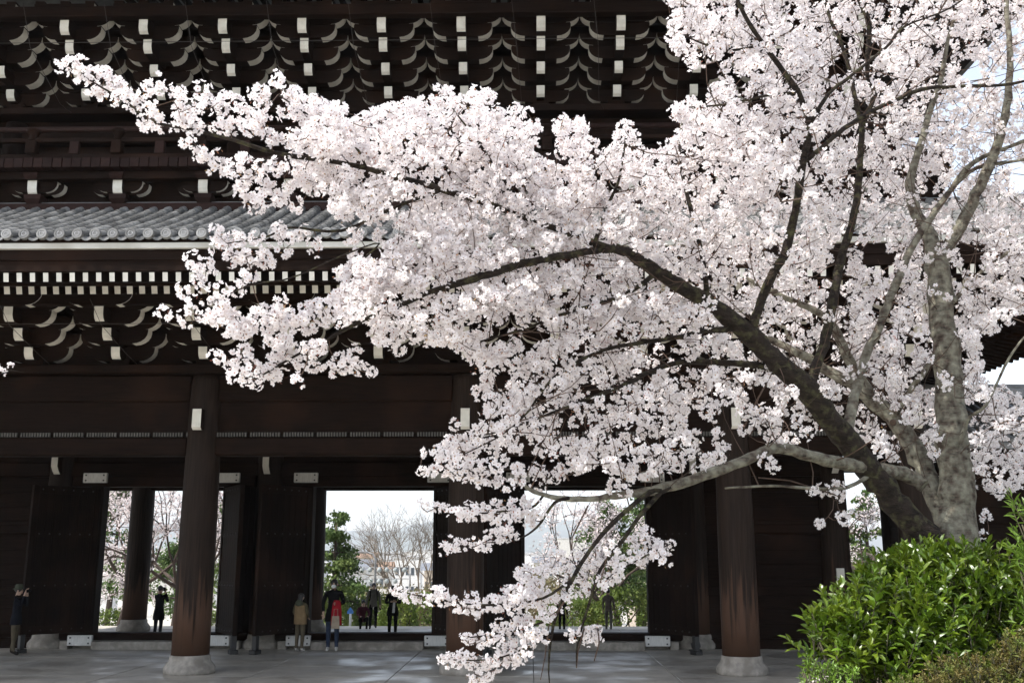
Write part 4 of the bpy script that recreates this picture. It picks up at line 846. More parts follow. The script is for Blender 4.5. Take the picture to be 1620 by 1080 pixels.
# ------------------------------------------------------------------ shrubs in front of the trunk
def leaf_mesh(name, L, w, mt, fold=.25):
    vs = [(0, 0, 0), (L*.35, w*.42, w*fold), (L*.35, 0, 0), (L*.35, -w*.42, w*fold), (L*.72, w*.36, w*fold*.6-.04*L), (L*.72, 0, -.05*L), (L*.72, -w*.36, w*fold*.6-.04*L), (L, 0, -.13*L)]
    return vs, [(0, 2, 1), (0, 3, 2), (1, 2, 5, 4), (2, 3, 6, 5), (4, 5, 7), (5, 6, 7)]
def rot_to(d, roll):
    d = Vector(d).normalized(); q = d.to_track_quat('X', 'Z'); return (q.to_matrix() @ Matrix.Rotation(roll, 3, 'X'))
def shrub(name, label, cat, blobs, n_shoots, L, w, mt, n_part, stem_mt, per=(6, 10), up=.75, zmin=None, group=None):
    """leafy shoots over the skin of overlapping lobes; stems run down to the ground"""
    b0 = Vector(blobs[0][0]); g = float(terrain_h(b0.x, b0.y))
    root = empty(name, (b0.x, b0.y, g), label=label, cat=cat, group=group)
    vs, fs = leaf_mesh('leaf', L, w, mt); lm = MB().add(vs, fs, 0, False).mesh('leaf', mt); la = np.array(vs)
    mass = MB(); stems = MB(); cand = []
    tot = sum(b[1][0]*b[1][1]+b[1][0]*b[1][2] for b in blobs)
    for c, r in blobs:
        c = Vector(c); m = int(n_shoots*(r[0]*r[1]+r[0]*r[2])/tot)
        gz = float(terrain_h(c.x, c.y))
        for k in range(m):
            d = Vector(rng.normal(0, 1, 3)); d.normalize()
            if d.z < -.5: d.z = -d.z
            depth = rng.uniform(.72, 1.06) if k % 3 else rng.uniform(.35, .8)
            p = c+Vector((d.x*r[0], d.y*r[1], d.z*r[2]))*depth
            if p.z < gz+.05: continue
            ax = (d*(1-up)+Vector((0, 0, up))+Vector(rng.normal(0, .3, 3))).normalized()
            sl = L*rng.uniform(1.0, 1.8); nl = int(rng.integers(*per)); ph = rng.uniform(0, 6.28)
            if k % 2 == 0: stems.tube([tuple(p-ax*sl*.9), tuple(p+ax*sl)], [.004, .002], 4, cap=False)
            for j in range(nl):
                t = (j+1)/nl; a = ph+j*2.4; u = ax.orthogonal().normalized(); vv = ax.cross(u)
                el = .25+.9*t+rng.normal(0, .15)
                dr = (u*math.cos(a)+vv*math.sin(a))*math.cos(el)+ax*math.sin(el)
                cand.append((p+ax*sl*(t-.3), rot_to(dr, rng.normal(0, .35)), rng.uniform(.7, 1.15)*(1 if t < .8 else .75)))
        for k in range(7):
            a = rng.uniform(0, 6.28); e = c+Vector((math.cos(a)*r[0]*.6, math.sin(a)*r[1]*.6, r[2]*.4))
            stems.tube([(c.x+rng.normal(0, .05), c.y+rng.normal(0, .05), gz-.05), tuple((c+e)/2-Vector((0, 0, .1))), tuple(e)], [.014, .01, .005], 5)
    cand.sort(key=lambda q: q[0].y-.4*q[0].z)
    for i, (p, m3, sc) in enumerate(cand):
        if i % 3 == 0 and n_part > 0:
            o = obj('leaf', lm, root, tuple(p)); o.rotation_euler = m3.to_euler(); o.scale = (sc,)*3; n_part -= 1
        else:
            A = np.array(m3); mass.add(list(map(tuple, (la*sc)@A.T+np.array(p))), fs)
    mass.build('foliage', mt, root)['kind'] = 'stuff'
    stems.build('stems', stem_mt, root)['kind'] = 'stuff'
    return root
def B(px, py, Y, rx, rz, ry=None):
    p = at(px, py, Y); k = Y/F_PX; return ((p.x, p.y, p.z), (rx*k, (ry or rx)*k, rz*k))
M['stem'] = mat('green_stem', (.045, .04, .018), .8)
shrub('evergreen_shrub', 'glossy green evergreen shrub at the foot of the cherry trunk', 'shrub',
      [B(1500,1000,6.6,140,115), B(1400,1010,6.4,105,85), B(1330,1045,6.2,60,70), B(1590,970,6.7,95,85), B(1480,940,6.9,110,60), B(1680,1010,6.7,120,110), B(1400,1075,6.2,85,60), B(1480,1060,6.1,90,70)], 1650, .084, .040, M['leaf'], 300, M['stem'])
shrub('azalea_bush', 'low russet leaved azalea bush in front of the glossy shrub', 'shrub',
      [B(1570,1105,5.5,105,60), B(1480,1120,5.5,80,42), B(1655,1075,5.5,85,70)], 1500, .027, .013, M['leaf_red'], 0, M['stem'], (6, 11), .8)
shrub('leafy_seedling', 'small pale green seedling at the low edge of the glossy shrub', 'plant',
      [B(1290,1075,5.9,30,26), B(1330,1085,5.9,30,24)], 60, .038, .016, M['leaf_pale'], 60, M['stem'], (5, 9), .8)
shrub('leafy_sapling', 'bright green long leaved sapling beside the glossy shrub', 'plant',
      [B(1640,850,6.0,32,50), B(1635,930,6.0,28,60), B(1650,1000,6.0,30,60)], 60, .085, .022, M['leaf_pale'], 60, M['stem'], (5, 8), .6)

# ------------------------------------------------------------------ stair pavilion beside the gate
pav = empty('stair_pavilion', (17, 28, 0), label='dark timber stair pavilion with a grey tiled roof beside the gate', cat='pavilion')
px0, px1, py0, py1 = 10.6, 24, 25.9, 30.2
for x in (px0, px0+3.2, px0+6.4, px1):
    for y in (py0, py1): MB().lathe([(.2, 0), (.2, 5.2)], (0, 0, 0), 12).build('post', M['wood_v'], pav, (x, y, 0))
for y in (py0, py1):
    for k in range(12): MB().cbox(px0+.2, px1, y-.04, y+.04, .15+k*.43, .15+(k+1)*.43-.008, .008).build('plank', M['wood'], pav)
    MB().box(px0+.2, px1, y+.03, y+.06, 0, 5.3).build('wall_lining', M['wood'], pav)
for k in range(12): MB().cbox(px0-.04, px0+.04, py0+.2, py1-.2, .15+k*.43, .15+(k+1)*.43-.008, .008).build('plank', M['wood_v'], pav)
MB().box(px0+.03, px0+.06, py0+.2, py1-.2, 0, 5.3).build('wall_lining', M['wood'], pav)
zr, ze = 6.95, 5.05; ym = (py0+py1)/2
for s in (-1, 1):
    ye = ym+s*3.6
    MB().add([(px0-.9, ym, zr-.25), (px1, ym, zr-.25), (px1, ye, ze), (px0-.9, ye, ze), (px0-.9, ym, zr-.4), (px1, ym, zr-.4), (px1, ye, ze-.15), (px0-.9, ye, ze-.15)],
             [(0, 1, 2, 3), (7, 6, 5, 4), (3, 2, 6, 7), (0, 3, 7, 4)]).build('roof_slope', M['tile'], pav)
    for k in range(36):
        x = px0-.75+k*.317
        if x > px1: break
        MB().tube([(x, ym, zr-.22), (x, ye, ze+.03)], .075, 8).build('cover_tile_row', M['tile'], pav)
MB().cbox(px0-1, px1, ym-.22, ym+.22, zr-.28, zr-.02, .03).tube([(px0-1, ym, zr+.02), (px1, ym, zr+.02)], .12, 10).build('ridge', M['tile'], pav)
MB().add([(px0, py0, 5.0), (px0, py1, 5.0), (px0, ym, 6.6), (px0+.1, py0, 5.0), (px0+.1, py1, 5.0), (px0+.1, ym, 6.6)], [(0, 2, 1), (3, 4, 5), (0, 1, 4, 3), (1, 2, 5, 4), (2, 0, 3, 5)]).build('gable_wall', M['wood'], pav)

# ------------------------------------------------------------------ garden and city beyond the gate
def quads(centers, size, jit=.5):
    n = len(centers); u = rng.normal(0, 1, (n, 3)); u /= np.linalg.norm(u, axis=1)[:, None]; v = np.cross(u, rng.normal(0, 1, (n, 3))); v /= np.linalg.norm(v, axis=1)[:, None]
    s = size*rng.uniform(1-jit, 1+jit, (n, 1)); c = np.asarray(centers)
    V = np.stack([c-u*s, c+v*s*.55, c+u*s, c-v*s*.55], 1).reshape(-1, 3); return V, np.arange(4*n).reshape(-1, 4)
def limbs(mb, p, d, r, L, depth, tips, spread=.55, shrink=.74, upb=.12, kids=(2, 3)):
    pts = [p]; q = p.copy(); dd = d.copy(); n = 3
    for i in range(n):
        dd = (dd+Vector(rng.normal(0, .13, 3))+Vector((0, 0, upb*.4))).normalized(); q = q+dd*L/n; pts.append(q.copy())
    mb.tube([tuple(a) for a in pts], [r*(1-.12*i) for i in range(n+1)], 6 if r > .04 else 4, cap=False)
    for a in pts[1:]: tips.append((a, depth))
    if depth == 0: return
    for k in range(int(rng.integers(kids[0], kids[1]+1))):
        nd = (dd+Vector(rng.normal(0, spread, 3))+Vector((0, 0, upb))).normalized()
        limbs(mb, pts[-1] if k else pts[-1], nd, r*.62, L*shrink*rng.uniform(.8, 1.15), depth-1, tips, spread, shrink, upb, kids)
def gz(x, y): return float(terrain_h(x, y))
def far_cherry(x, y, h, label, nfl=3500, lean=(0, 0)):
    g = gz(x, y); root = empty('garden_cherry', (x, y, g), label=label, cat='tree', group='cherry trees in the garden beyond the gate')
    mb = MB(); tips = []
    mb.tube([(x, y, g-.1), (x+lean[0]*.3, y, g+h*.18), (x+lean[0]*.6, y+lean[1], g+h*.3)], [.2, .16, .14], 10)
    for k in range(5):
        a = k*1.257+rng.uniform(-.3, .3)
        limbs(mb, Vector((x+lean[0]*.6, y+lean[1], g+h*.29)), Vector((math.cos(a)+lean[0]*.3, math.sin(a)*.8, .75)).normalized(), .095, h*.3, 4, tips, .5, .76, .05)
    mb.build('trunk', M['pinebark'], root)
    c = np.array([t[0] for t in tips if t[1] <= 2]); c = c[rng.integers(0, len(c), nfl)]+rng.normal(0, .13, (nfl, 3))
    V, Fq = quads(c, .055); obj('crown', np_mesh('crown', V, Fq, M['far_petal']), root, kind='stuff')
def pine(x, y, h, label, tiers=7, rad=2.2, n=9000, group='pines in the garden beyond the gate'):
    g = gz(x, y); root = empty('pine_tree', (x, y, g), label=label, cat='tree', group=group)
    mb = MB(); lean = rng.normal(0, .35)
    tr = [Vector((x+lean*math.sin(t*2.2), y, g+h*t)) for t in (0, .25, .5, .75, .97)]
    mb.tube([tuple(p) for p in tr], [.2, .16, .12, .08, .03], 8); cs = []
    for k in range(tiers):
        t = .34+.62*k/(tiers-1); b = Vector((x+lean*math.sin(t*2.2), y, g+h*t)); rr = rad*(1.15-t)*1.15
        for q in range(4 if k < tiers-1 else 2):
            a = rng.uniform(0, 6.28); e = b+Vector((math.cos(a)*rr, math.sin(a)*rr, rng.uniform(-.1, .35)))
            mb.tube([tuple(b), tuple((b+e)/2+Vector((0, 0, .1))), tuple(e)], [.05, .035, .015], 5, cap=False)
            for w in range(5):
                f = rng.uniform(.45, 1.05); cs.append((b+(e-b)*f+Vector(rng.normal(0, .18, 3)), rr*.24+.1))
    mb.build('trunk', M['pinebark'], root)
    k = rng.integers(0, len(cs), n); cc = np.array([tuple(c[0]) for c in cs])[k]; r_ = np.array([c[1] for c in cs])[k][:, None]
    c = cc+rng.normal(0, 1, (n, 3))*r_*np.array([.62, .62, .3]); V, Fq = quads(c, .085); obj('crown', np_mesh('crown', V, Fq, M['pine']), root, kind='stuff')
def at_ground(px, Y): 
    x = at(px, 960, Y).x; return x
far_cherry(at_ground(190, 44), 44, 6.4, 'spreading pink cherry beyond the doorway of the hatted photographer', 6500, (.8, 0))
far_cherry(at_ground(300, 43), 43, 6.0, 'pink cherry with low dark boughs before which a figure stands', 6500, (-.7, 0))
far_cherry(at_ground(950, 45), 45, 5.6, 'pink cherry standing behind the drooping blossom sprays', 5500)
far_cherry(at_ground(1385, 42), 42, 6.2, 'pink cherry in the gap between gate and pavilion', 3800)
far_cherry(at_ground(1040, 50), 50, 6.5, 'pink cherry half hidden by the last door leaf', 2500)
pine(at_ground(168, 52), 52, 9, 'tall dark pine behind the garden cherries')
pine(at_ground(352, 54), 54, 9.5, 'slender pine seen beside the front column')
pine(at_ground(272, 62), 62, 7.0, 'distant pine between two boughs of cherry blossom')
pine(at_ground(530, 47), 47, 5.9, 'layered pine at the edge of the central doorway', 6, 1.5, 7000)
pine(at_ground(985, 50), 50, 7.2, 'broad pine behind the drooping sprays', 7, 2.2, 9000)
pine(at_ground(1012, 58), 58, 9.0, 'tall pine close to the last open door leaf')
pine(at_ground(1372, 50), 50, 7.5, 'dark pine in the gap beside the gate end wall', 7, 1.8, 8000)
# bare tree
bx, by = at_ground(640, 74), 74; root = empty('bare_tree', (bx, by, gz(bx, by)), label='wide bare winter tree framed by the central doorway', cat='tree')
mb = MB(); tips = []; g = gz(bx, by); mb.tube([(bx, by, g-.2), (bx, by, g+2.6)], [.3, .24], 10)
for k in range(6):
    a = k*1.047+.3; limbs(mb, Vector((bx, by, g+2.5)), Vector((math.cos(a)*.8, math.sin(a)*.6, 1)).normalized(), .14, 2.3, 6, tips, .36, .80, .08, (2, 3))
mb.build('trunk', M['bare'], root)
M['olive'] = mat('olive_leaves', (.13, .115, .05), .8, .4, .9, trans=.15, second=(.20, .15, .09), sscale=.6)
# clipped hedges
def hedge(px, Y, w, h, dpt, label):
    x = at_ground(px, Y); g = gz(x, Y); root = empty('clipped_hedge', (x, Y, g), label=label, cat='hedge', group='clipped hedges beyond the gate')
    n = int(2600*w*h/4); u = rng.normal(0, 1, (n, 3)); u /= np.linalg.norm(u, axis=1)[:, None]; u[:, 2] = np.abs(u[:, 2])
    u = np.sign(u)*np.abs(u)**.6
    c = np.array([x, Y, g])+u*np.array([w/2, dpt/2, h])*rng.uniform(.86, 1.03, (n, 1)); V, Fq = quads(c, .07)
    obj('foliage', np_mesh('foliage', V, Fq, M['hedge']), root, kind='stuff')
    mb = MB()
    for k in range(5): mb.tube([(x+rng.uniform(-.3, .3)*w, Y, g-.1), (x+rng.uniform(-.4, .4)*w, Y, g+h*.8)], [.04, .015], 5)
    mb.build('stems', M['stem'], root)['kind'] = 'stuff'
for a in ((660, 45, 3.4, 2.0, 2, 'rounded green hedge behind the standing pair in the central doorway'), (612, 48, 3.0, 2.6, 2, 'taller hedge with yellow green top under the bare tree'), (525, 46, 1.6, 1.9, 1.6, 'small hedge under the layered pine'),
          (1000, 44, 3.2, 2.0, 2, 'low hedge under the broad pine'), (900, 46, 3.0, 1.9, 2, 'low hedge under the drooping sprays'), (1060, 46, 3.0, 2.1, 2, 'hedge behind the last door leaf'), (165, 47, 3, 1.7, 2, 'hedge beyond the hatted photographer'), (330, 47, 3.0, 1.6, 2, 'hedge behind the front column'), (1390, 47, 3.0, 2.0, 2, 'hedge in the gap beside the gate')):
    hedge(*a)
# buildings of the city
wallc = [mat('pale_render', (.48, .46, .42), .8), mat('grey_render', (.40, .40, .40), .8), mat('tan_render', (.50, .42, .33), .8), mat('white_render', (.56, .55, .53), .8)]
roofc = [mat('slate_roof', (.16, .17, .19), .7), mat('brown_roof', (.26, .17, .12), .8), mat('flat_roof', (.42, .42, .42), .8)]
glassm = mat('dark_window', (.05, .06, .07), .2)
words = ['pale', 'grey', 'tan', 'white']; rw = ['slate roofed', 'brown roofed', 'flat roofed']
def building(px, Y, top, wpx, kind, wc, rc, label, windows=True):
    p = at(px, top, Y); w = wpx*Y/F_PX; d = w*.8; g = gz(p.x, Y)-.5; h = p.z
    root = empty('city_building', (p.x, Y, g), label=label, cat='building', group='buildings of the city beyond the gate')
    x0, x1 = p.x-w/2, p.x+w/2
    if kind == 'flat':
        MB().box(x0, x1, Y, Y+d, g, h-.4).build('wall', wallc[wc], root); MB().box(x0-.15, x1+.15, Y-.15, Y+d+.15, h-.4, h).build('roof', roofc[rc], root); ht = h-.4
    else:
        rh = min(w*.28, 3); ht = h-rh
        MB().box(x0, x1, Y, Y+d, g, ht).build('wall', wallc[wc], root)
        MB().prism([(Y-.6, ht-.1), (Y+d/2, h), (Y+d+.6, ht-.1), (Y+d/2, h-.25)], 'x', x0-.5, x1+.5).build('roof', roofc[rc], root)
    if windows:
        nw = max(2, min(6, int(wpx/7))); z = ht-1.6
        for fl in range(3):
            for k in range(nw):
                xx = x0+(k+.5)*w/nw
                MB().box(xx-w/nw*.3, xx+w/nw*.3, Y-.06, Y+.02, z-1.2, z).build('window', glassm, root)
            z -= 3.0
            if z < g+2: break
building(553, 96, 884, 52, 'gable', 3, 0, 'white walled hall with slate roof right behind the layered pine')
lab = iter(range(100))
for i, (px, Y, top, w, kind, wc, rc) in enumerate([(600,150,888,34,'gable',0,1),(645,170,878,40,'flat',3,2),(690,140,890,36,'gable',2,0),(580,230,873,26,'gable',2,1),(620,300,872,30,'flat',1,2),(668,330,868,34,'flat',3,2),(700,260,872,26,'gable',0,0),(540,420,872,24,'flat',0,2),(565,520,874,20,'flat',3,2),(600,600,875,22,'flat',1,2),(640,520,872,26,'flat',0,2),(690,600,870,22,'flat',2,2),
        (830,300,874,28,'flat',3,2),(860,220,880,30,'gable',0,0),(900,170,886,36,'gable',1,0),(905,420,850,44,'flat',0,2),(940,260,872,30,'flat',2,2),(850,560,873,20,'flat',1,2),(880,700,876,18,'flat',3,2),(925,640,872,20,'flat',0,2),(975,350,868,28,'flat',1,2),(1010,200,878,34,'gable',2,1),
        (1345,240,872,24,'flat',3,2),(1362,160,882,30,'gable',0,0),(1385,320,868,22,'flat',1,2),(1410,200,876,26,'gable',2,1),(170,300,868,28,'flat',3,2),(215,240,874,30,'gable',1,0),(265,350,866,26,'flat',0,2),(320,260,872,30,'flat',2,2),(352,400,868,20,'flat',1,2)]):
    fl = ['in the central doorway view', 'in the view under the drooping sprays', 'in the gap beside the gate', 'behind the garden cherries'][0 if 530 <= px <= 710 else 1 if 800 < px < 1100 else 2 if px > 1300 else 3]
    building(px, Y, top, w, kind, wc, rc, f'{"narrow" if w < 25 else "broad" if w > 33 else "medium"} {"low" if top > 873 else "tall"} {words[wc]} {rw[rc]} {"house" if kind == "gable" else "block"} {fl}', Y < 280)
for i in range(60):                     # farther rooftops, smaller than a window's width in the picture
    px = rng.uniform(130, 1420); Y = rng.uniform(700, 2600); wc = int(rng.integers(4))
    p = at(px, 880, Y); g = gz(p.x, Y); w = rng.uniform(14, 34); h = rng.uniform(7, 22)
    MB().box(p.x-w/2, p.x+w/2, Y, Y+w*.7, g-1, g+h).box(p.x-w/5, p.x+w/5, Y+w*.1, Y+w*.5, g+h, g+h+2.2).build('distant_building', wallc[wc], label=f'tiny hazy {words[wc]} block of the far city', cat='building', group='far city blocks')
where = iter(['near the layered pine', 'between bare tree and hedge', 'close to the column foot of the central doorway', 'behind the pink cherry under the sprays', 'at the first edge of the sprays doorway', 'beside the broad pine', 'in the gap beside the gate', 'beyond the lantern rack', 'far beyond the bare tree', 'under the white walled hall'])
for px, Y, h in ((570, 66, 4.6), (640, 62, 3.6), (690, 64, 4.4), (880, 66, 5.2), (850, 58, 4.2), (925, 62, 4.6), (1350, 60, 5), (610, 90, 5.4), (665, 95, 6), (545, 58, 3.6)):
    x = at_ground(px, Y); g = gz(x, Y); root = empty('garden_shrub', (x, Y, g), label='olive green garden shrub '+next(where), cat='shrub', group='garden shrubs below the terrace')
    n = 2600; u = rng.normal(0, 1, (n, 3)); u /= np.linalg.norm(u, axis=1)[:, None]
    lob = 1+.25*np.sin(u[:, :1]*5+px)*np.cos(u[:, 1:2]*4)
    V, Fq = quads(np.array([x, Y, g+h*.58])+u*lob*np.array([h*.42, h*.4, h*.42])*rng.uniform(.7, 1.05, (n, 1)), .10)
    obj('foliage', np_mesh('foliage', V, Fq, M['hedge'] if px % 2 else M['olive']), root, kind='stuff')
    MB().tube([(x, Y, g-.1), (x+.1, Y, g+h*.7)], [.09, .04], 6).build('trunk', M['pinebark'], root)
# street lamp, sign, lanterns
lx = at_ground(592, 52); g = gz(lx, 52); lamp = empty('street_lamp', (lx, 52, g), label='grey street lamp with a bent arm before the bare tree', cat='lamp')
greym = mat('grey_paint', (.22, .22, .22), .5); zt = zat(873, 52)
MB().tube([(lx, 52, g), (lx, 52, zt-.35), (lx-.15, 52, zt-.08), (lx-.5, 52, zt)], [.07, .06, .05, .04], 8).build('pole', greym, lamp)
MB().cbox(lx-.95, lx-.4, 51.88, 52.12, zt-.06, zt+.05, .02).build('lamp_head', greym, lamp)
sp = at(554, 985, 41.5); g = gz(sp.x, 41.5); sign = empty('crossing_sign', (sp.x, 41.5, g), label='small blue pointed sign on a white post', cat='sign')
wpaint = mat('white_paint', (.75, .75, .75), .5); bluem = mat('blue_sign', (.06, .22, .60), .5)
zt = zat(961, 41.5); MB().tube([(sp.x, 41.5, g), (sp.x, 41.5, zt-.1)], .045, 8).build('post', wpaint, sign)
MB().prism([(sp.x-.12, zt-.22), (sp.x+.12, zt-.22), (sp.x+.12, zt-.12), (sp.x, zt+.03), (sp.x-.12, zt-.12)], 'y', 41.42, 41.45).build('panel', bluem, sign)
lanm = mat('white_paper', (.30, .33, .33), .8)
pl = at(607, 925, 56); g = gz(pl.x, 56); rack = empty('lantern_rack', (pl.x, 56, g), label='slender rack on which two rows of white lanterns hang', cat='rack')
za, zb_ = zat(897, 56), zat(915, 56)
for px in (566, 648): x = at(px, 900, 56).x; MB().tube([(x, 56, g), (x, 56, za+.1)], .04, 6).build('post', greym, rack)
for z in (za, zb_): MB().tube([(at(566, 900, 56).x, 56, z), (at(648, 900, 56).x, 56, z)], .02, 5).build('rail', greym, rack)
for row, z, xs_ in ((0, za, (573, 585, 600, 612, 626, 640)), (1, zb_, (587, 600, 612, 626))):
    for px in xs_:
        x = at(px, 900, 56).x; MB().lathe([(.03, -.25), (.07, -.24), (.11, -.2), (.13, -.13), (.11, -.06), (.07, -.02), (.03, .01)], (0, 0, 0), 12).build('paper_lantern', lanm, None, (x, 56, z-.01), label=f'round white lantern on the {"upper" if row == 0 else "lower"} rail of the rack', cat='lantern', group=f'white lanterns, {"upper" if row == 0 else "lower"} rail')
# ------------------------------------------------------------------ people
skin = mat('skin', (.40, .26, .19), .6, .06)
hairm = mat('black_hair', (.012, .010, .009), .5, .2)
eyem = mat('dark_eye', (.01, .008, .008), .3)
def cloth(name, c, var=.18): return mat(name, c, .9, var, 9, (1, 1, 1), .04, .2, 60)
def person(feet, h, face, label, tops, legs, shoes, pose, hair='short', group=None):
    """one skinned body in a pose; joints are given for a 1.7 m figure facing -y, then turned to 'face' degrees"""
    J = dict(pelvis=(0, 0, .92), spine=(0, 0, 1.12), chest=(0, 0, 1.32), neck=(0, .01, 1.44), head=(0, -.01, 1.56), crown=(0, 0, 1.65),
             sl=(.17, 0, 1.38), el=(.23, .01, 1.12), wl=(.25, -.03, .88), sr=(-.17, 0, 1.38), er=(-.23, .01, 1.12), wr=(-.25, -.03, .88),
             hl=(.09, 0, .88), kl=(.10, -.01, .48), al=(.10, .02, .08), tl=(.11, -.13, .04), hr=(-.09, 0, .88), kr=(-.10, -.01, .48), ar=(-.10, .02, .08), tr=(-.11, -.13, .04))
    J.update(pose); V = {k: Vector(v) for k, v in J.items()}
    names = list(V); verts = [V[n] for n in names]; ix = {n: i for i, n in enumerate(names)}
    rad = dict(pelvis=(.15, .115), spine=(.135, .105), chest=(.155, .115), neck=(.052, .055), head=(.077, .092), crown=(.062, .075), sl=(.068, .068), el=(.05, .05), wl=(.03, .034), sr=(.068, .068), er=(.05, .05), wr=(.03, .034),
               hl=(.095, .095), kl=(.064, .064), al=(.042, .046), tl=(.042, .036), hr=(.095, .095), kr=(.064, .064), ar=(.042, .046), tr=(.042, .036))
    edges = [('pelvis', 'spine'), ('spine', 'chest'), ('chest', 'neck'), ('neck', 'head'), ('head', 'crown'), ('chest', 'sl'), ('sl', 'el'), ('el', 'wl'), ('chest', 'sr'), ('sr', 'er'), ('er', 'wr'), ('pelvis', 'hl'), ('hl', 'kl'), ('kl', 'al'), ('al', 'tl'), ('pelvis', 'hr'), ('hr', 'kr'), ('kr', 'ar'), ('ar', 'tr')]
    E_ = [(ix[a], ix[b]) for a, b in edges]; Rr = [rad[n] for n in names]; reg = {}
    # nose
    verts.append(V['head']+Vector((0, -.10, -.01))); Rr.append((.014, .018)); E_.append((ix['head'], len(verts)-1))
    for s in ('l', 'r'):                # palm, four fingers and a thumb on the side of the palm
        w = V['w'+s]; d = (w-V['e'+s]).normalized(); u = d.cross(Vector((0, 1, 0))); u = u.normalized() if u.length > .1 else Vector((1, 0, 0)); nrm = d.cross(u)
        verts.append(w+d*.075); Rr.append((.036, .018)); pi_ = len(verts)-1; E_.append((ix['w'+s], pi_))
        for k, (o, ln) in enumerate(((-.028, .068), (-.010, .08), (.009, .075), (.027, .058))):
            a = w+d*(.105)+u*o; b_ = a+d*ln*.55+nrm*.008; c_ = b_+d*ln*.45+nrm*.022
            for q, (p, r) in enumerate(((a, .0105), (b_, .0095), (c_, .008))):
                verts.append(p); Rr.append((r, r)); E_.append((pi_ if q == 0 else len(verts)-2, len(verts)-1))
        a = w+d*.045-u*.042; b_ = a+d*.035-u*.014+nrm*.01
        for q, (p, r) in enumerate(((a, .012), (b_, .010))):
            verts.append(p); Rr.append((r, r)); E_.append((pi_ if q == 0 else len(verts)-2, len(verts)-1))
    me = bpy.data.meshes.new('body_skeleton'); me.from_pydata([tuple(v) for v in verts], E_, [])
    tmp = bpy.data.objects.new('body_skeleton', me); COL.objects.link(tmp)
    sk = tmp.modifiers.new('skin', 'SKIN'); sk.use_smooth_shade = True; sk.branch_smoothing = .5
    for i, sv in enumerate(me.skin_vertices[0].data): sv.radius = Rr[i]; sv.use_root = (i == 0)
    ss = tmp.modifiers.new('sub', 'SUBSURF'); ss.levels = 1; ss.render_levels = 1
    bpy.context.view_layer.update(); dg = bpy.context.evaluated_depsgraph_get()
    bm_ = bpy.data.meshes.new_from_object(tmp.evaluated_get(dg)); bpy.data.objects.remove(tmp); bpy.data.meshes.remove(me)
    bm_.name = 'body'; bm_.materials.clear()
    for m in (skin, tops, legs, shoes): bm_.materials.append(m)
    segs = [(V[a], V[b], a, b) for a, b in edges]
    for p in bm_.polygons:
        c = p.center; best = None
        for a, b, na, nb in segs:
            t = max(0, min(1, (c-a).dot(b-a)/max((b-a).length_squared, 1e-6))); d_ = (c-(a+(b-a)*t)).length-rad[na][0]*(1-t)-rad[nb][0]*t
            if best is None or d_ < best[0]: best = (d_, na, nb, t)
        _, na, nb, t = best
        if nb in ('head', 'crown') or (nb == 'neck' and t > .75): k = 0
        elif nb in ('wl', 'wr'): k = 0 if t > .93 else 1
        elif nb in ('tl', 'tr') or (nb in ('al', 'ar') and t > .94): k = 3
        elif nb[0] in 'hka' and nb != 'head' and not nb.startswith('chest'): k = 2
        else: k = 1
        if nb in ('hl', 'hr') : k = 2 if c.z < V['pelvis'].z-.06 else 1
        p.material_index = k; p.use_smooth = True
    root = empty('person', tuple(feet), label=label, cat='person', group=group); sc = h/1.70
    root.rotation_euler.z = R(face); root.scale = (sc,)*3
    def sub(mb, nm, mt):
        me2 = mb if isinstance(mb, bpy.types.Mesh) else mb.mesh(nm, mt); o = bpy.data.objects.new(nm, me2); COL.objects.link(o); o.parent = root; return o
    root['J'] = 0; del root['J']
    sub(bm_, 'body', None)
    H = V['head']
    mb = MB(); mb.ball(tuple(H+Vector((0, .022, .045))), (.088, .10, .088), 14, 8)
    if hair == 'long': mb.ball(tuple(H+Vector((0, .06, -.06))), (.085, .06, .13), 12, 8)
    sub(mb, 'hair', hairm)
    for s in (-1, 1):
        sub(MB().ball(tuple(H+Vector((s*.032, -.083, .012))), (.012, .008, .007), 8, 5), 'eye', eyem)
        sub(MB().ball(tuple(H+Vector((s*.083, .005, -.005))), (.012, .022, .032), 8, 5), 'ear', skin)
    sub(MB().ball(tuple(H+Vector((0, -.083, -.052))), (.024, .01, .006), 8, 4), 'mouth', mat('lip', (.35, .14, .12), .5) if 'lip' not in M else M['lip'])
    def coat(mt, z0, z1, r0, r1, nm='jacket', open_=False):
        pz = V['pelvis']; prof = [(r0, z0), (r0*.98, z0+(z1-z0)*.4), (r1, z1)]
        mb = MB()
        vs = []
        for r, z in prof:
            for j in range(20): a = 2*math.pi*j/20; vs.append((pz.x+r*math.cos(a), pz.y+r*.72*math.sin(a), z))
        mb.add(vs, [(i*20+j, i*20+(j+1) % 20, i*20+20+(j+1) % 20, i*20+20+j) for i in range(2) for j in range(20)], 0, True); sub(mb, nm, mt)
    return root, V, sub, coat
M['lip'] = mat('lip', (.35, .14, .12), .5)
navy = cloth('navy_cloth', (.009, .010, .014)); black = cloth('black_cloth', (.006, .006, .0065)); khaki = cloth('khaki_cloth', (.09, .074, .05)); tan = cloth('tan_cloth', (.19, .13, .07)); grey = cloth('grey_cloth', (.13, .122, .105)); red = cloth('red_cloth', (.27, .015, .022)); beige = cloth('beige_cloth', (.30, .24, .18)); dgreen = cloth('olive_cloth', (.06, .065, .045)); dshoe = cloth('dark_leather', (.02, .017, .015)); wshoe = cloth('pale_shoe', (.45, .43, .40)); jeans = cloth('denim', (.03, .04, .065)); wine = cloth('wine_cloth', (.07, .02, .03)); whitec = cloth('white_cloth', (.62, .62, .60))
def held(root, V, sc, face, feet, mb, nm, mats, label, cat):
    o = mb.build(nm, mats, None, tuple(feet), label=label, cat=cat); o.rotation_euler.z = R(face); o.scale = (sc,)*3; return o
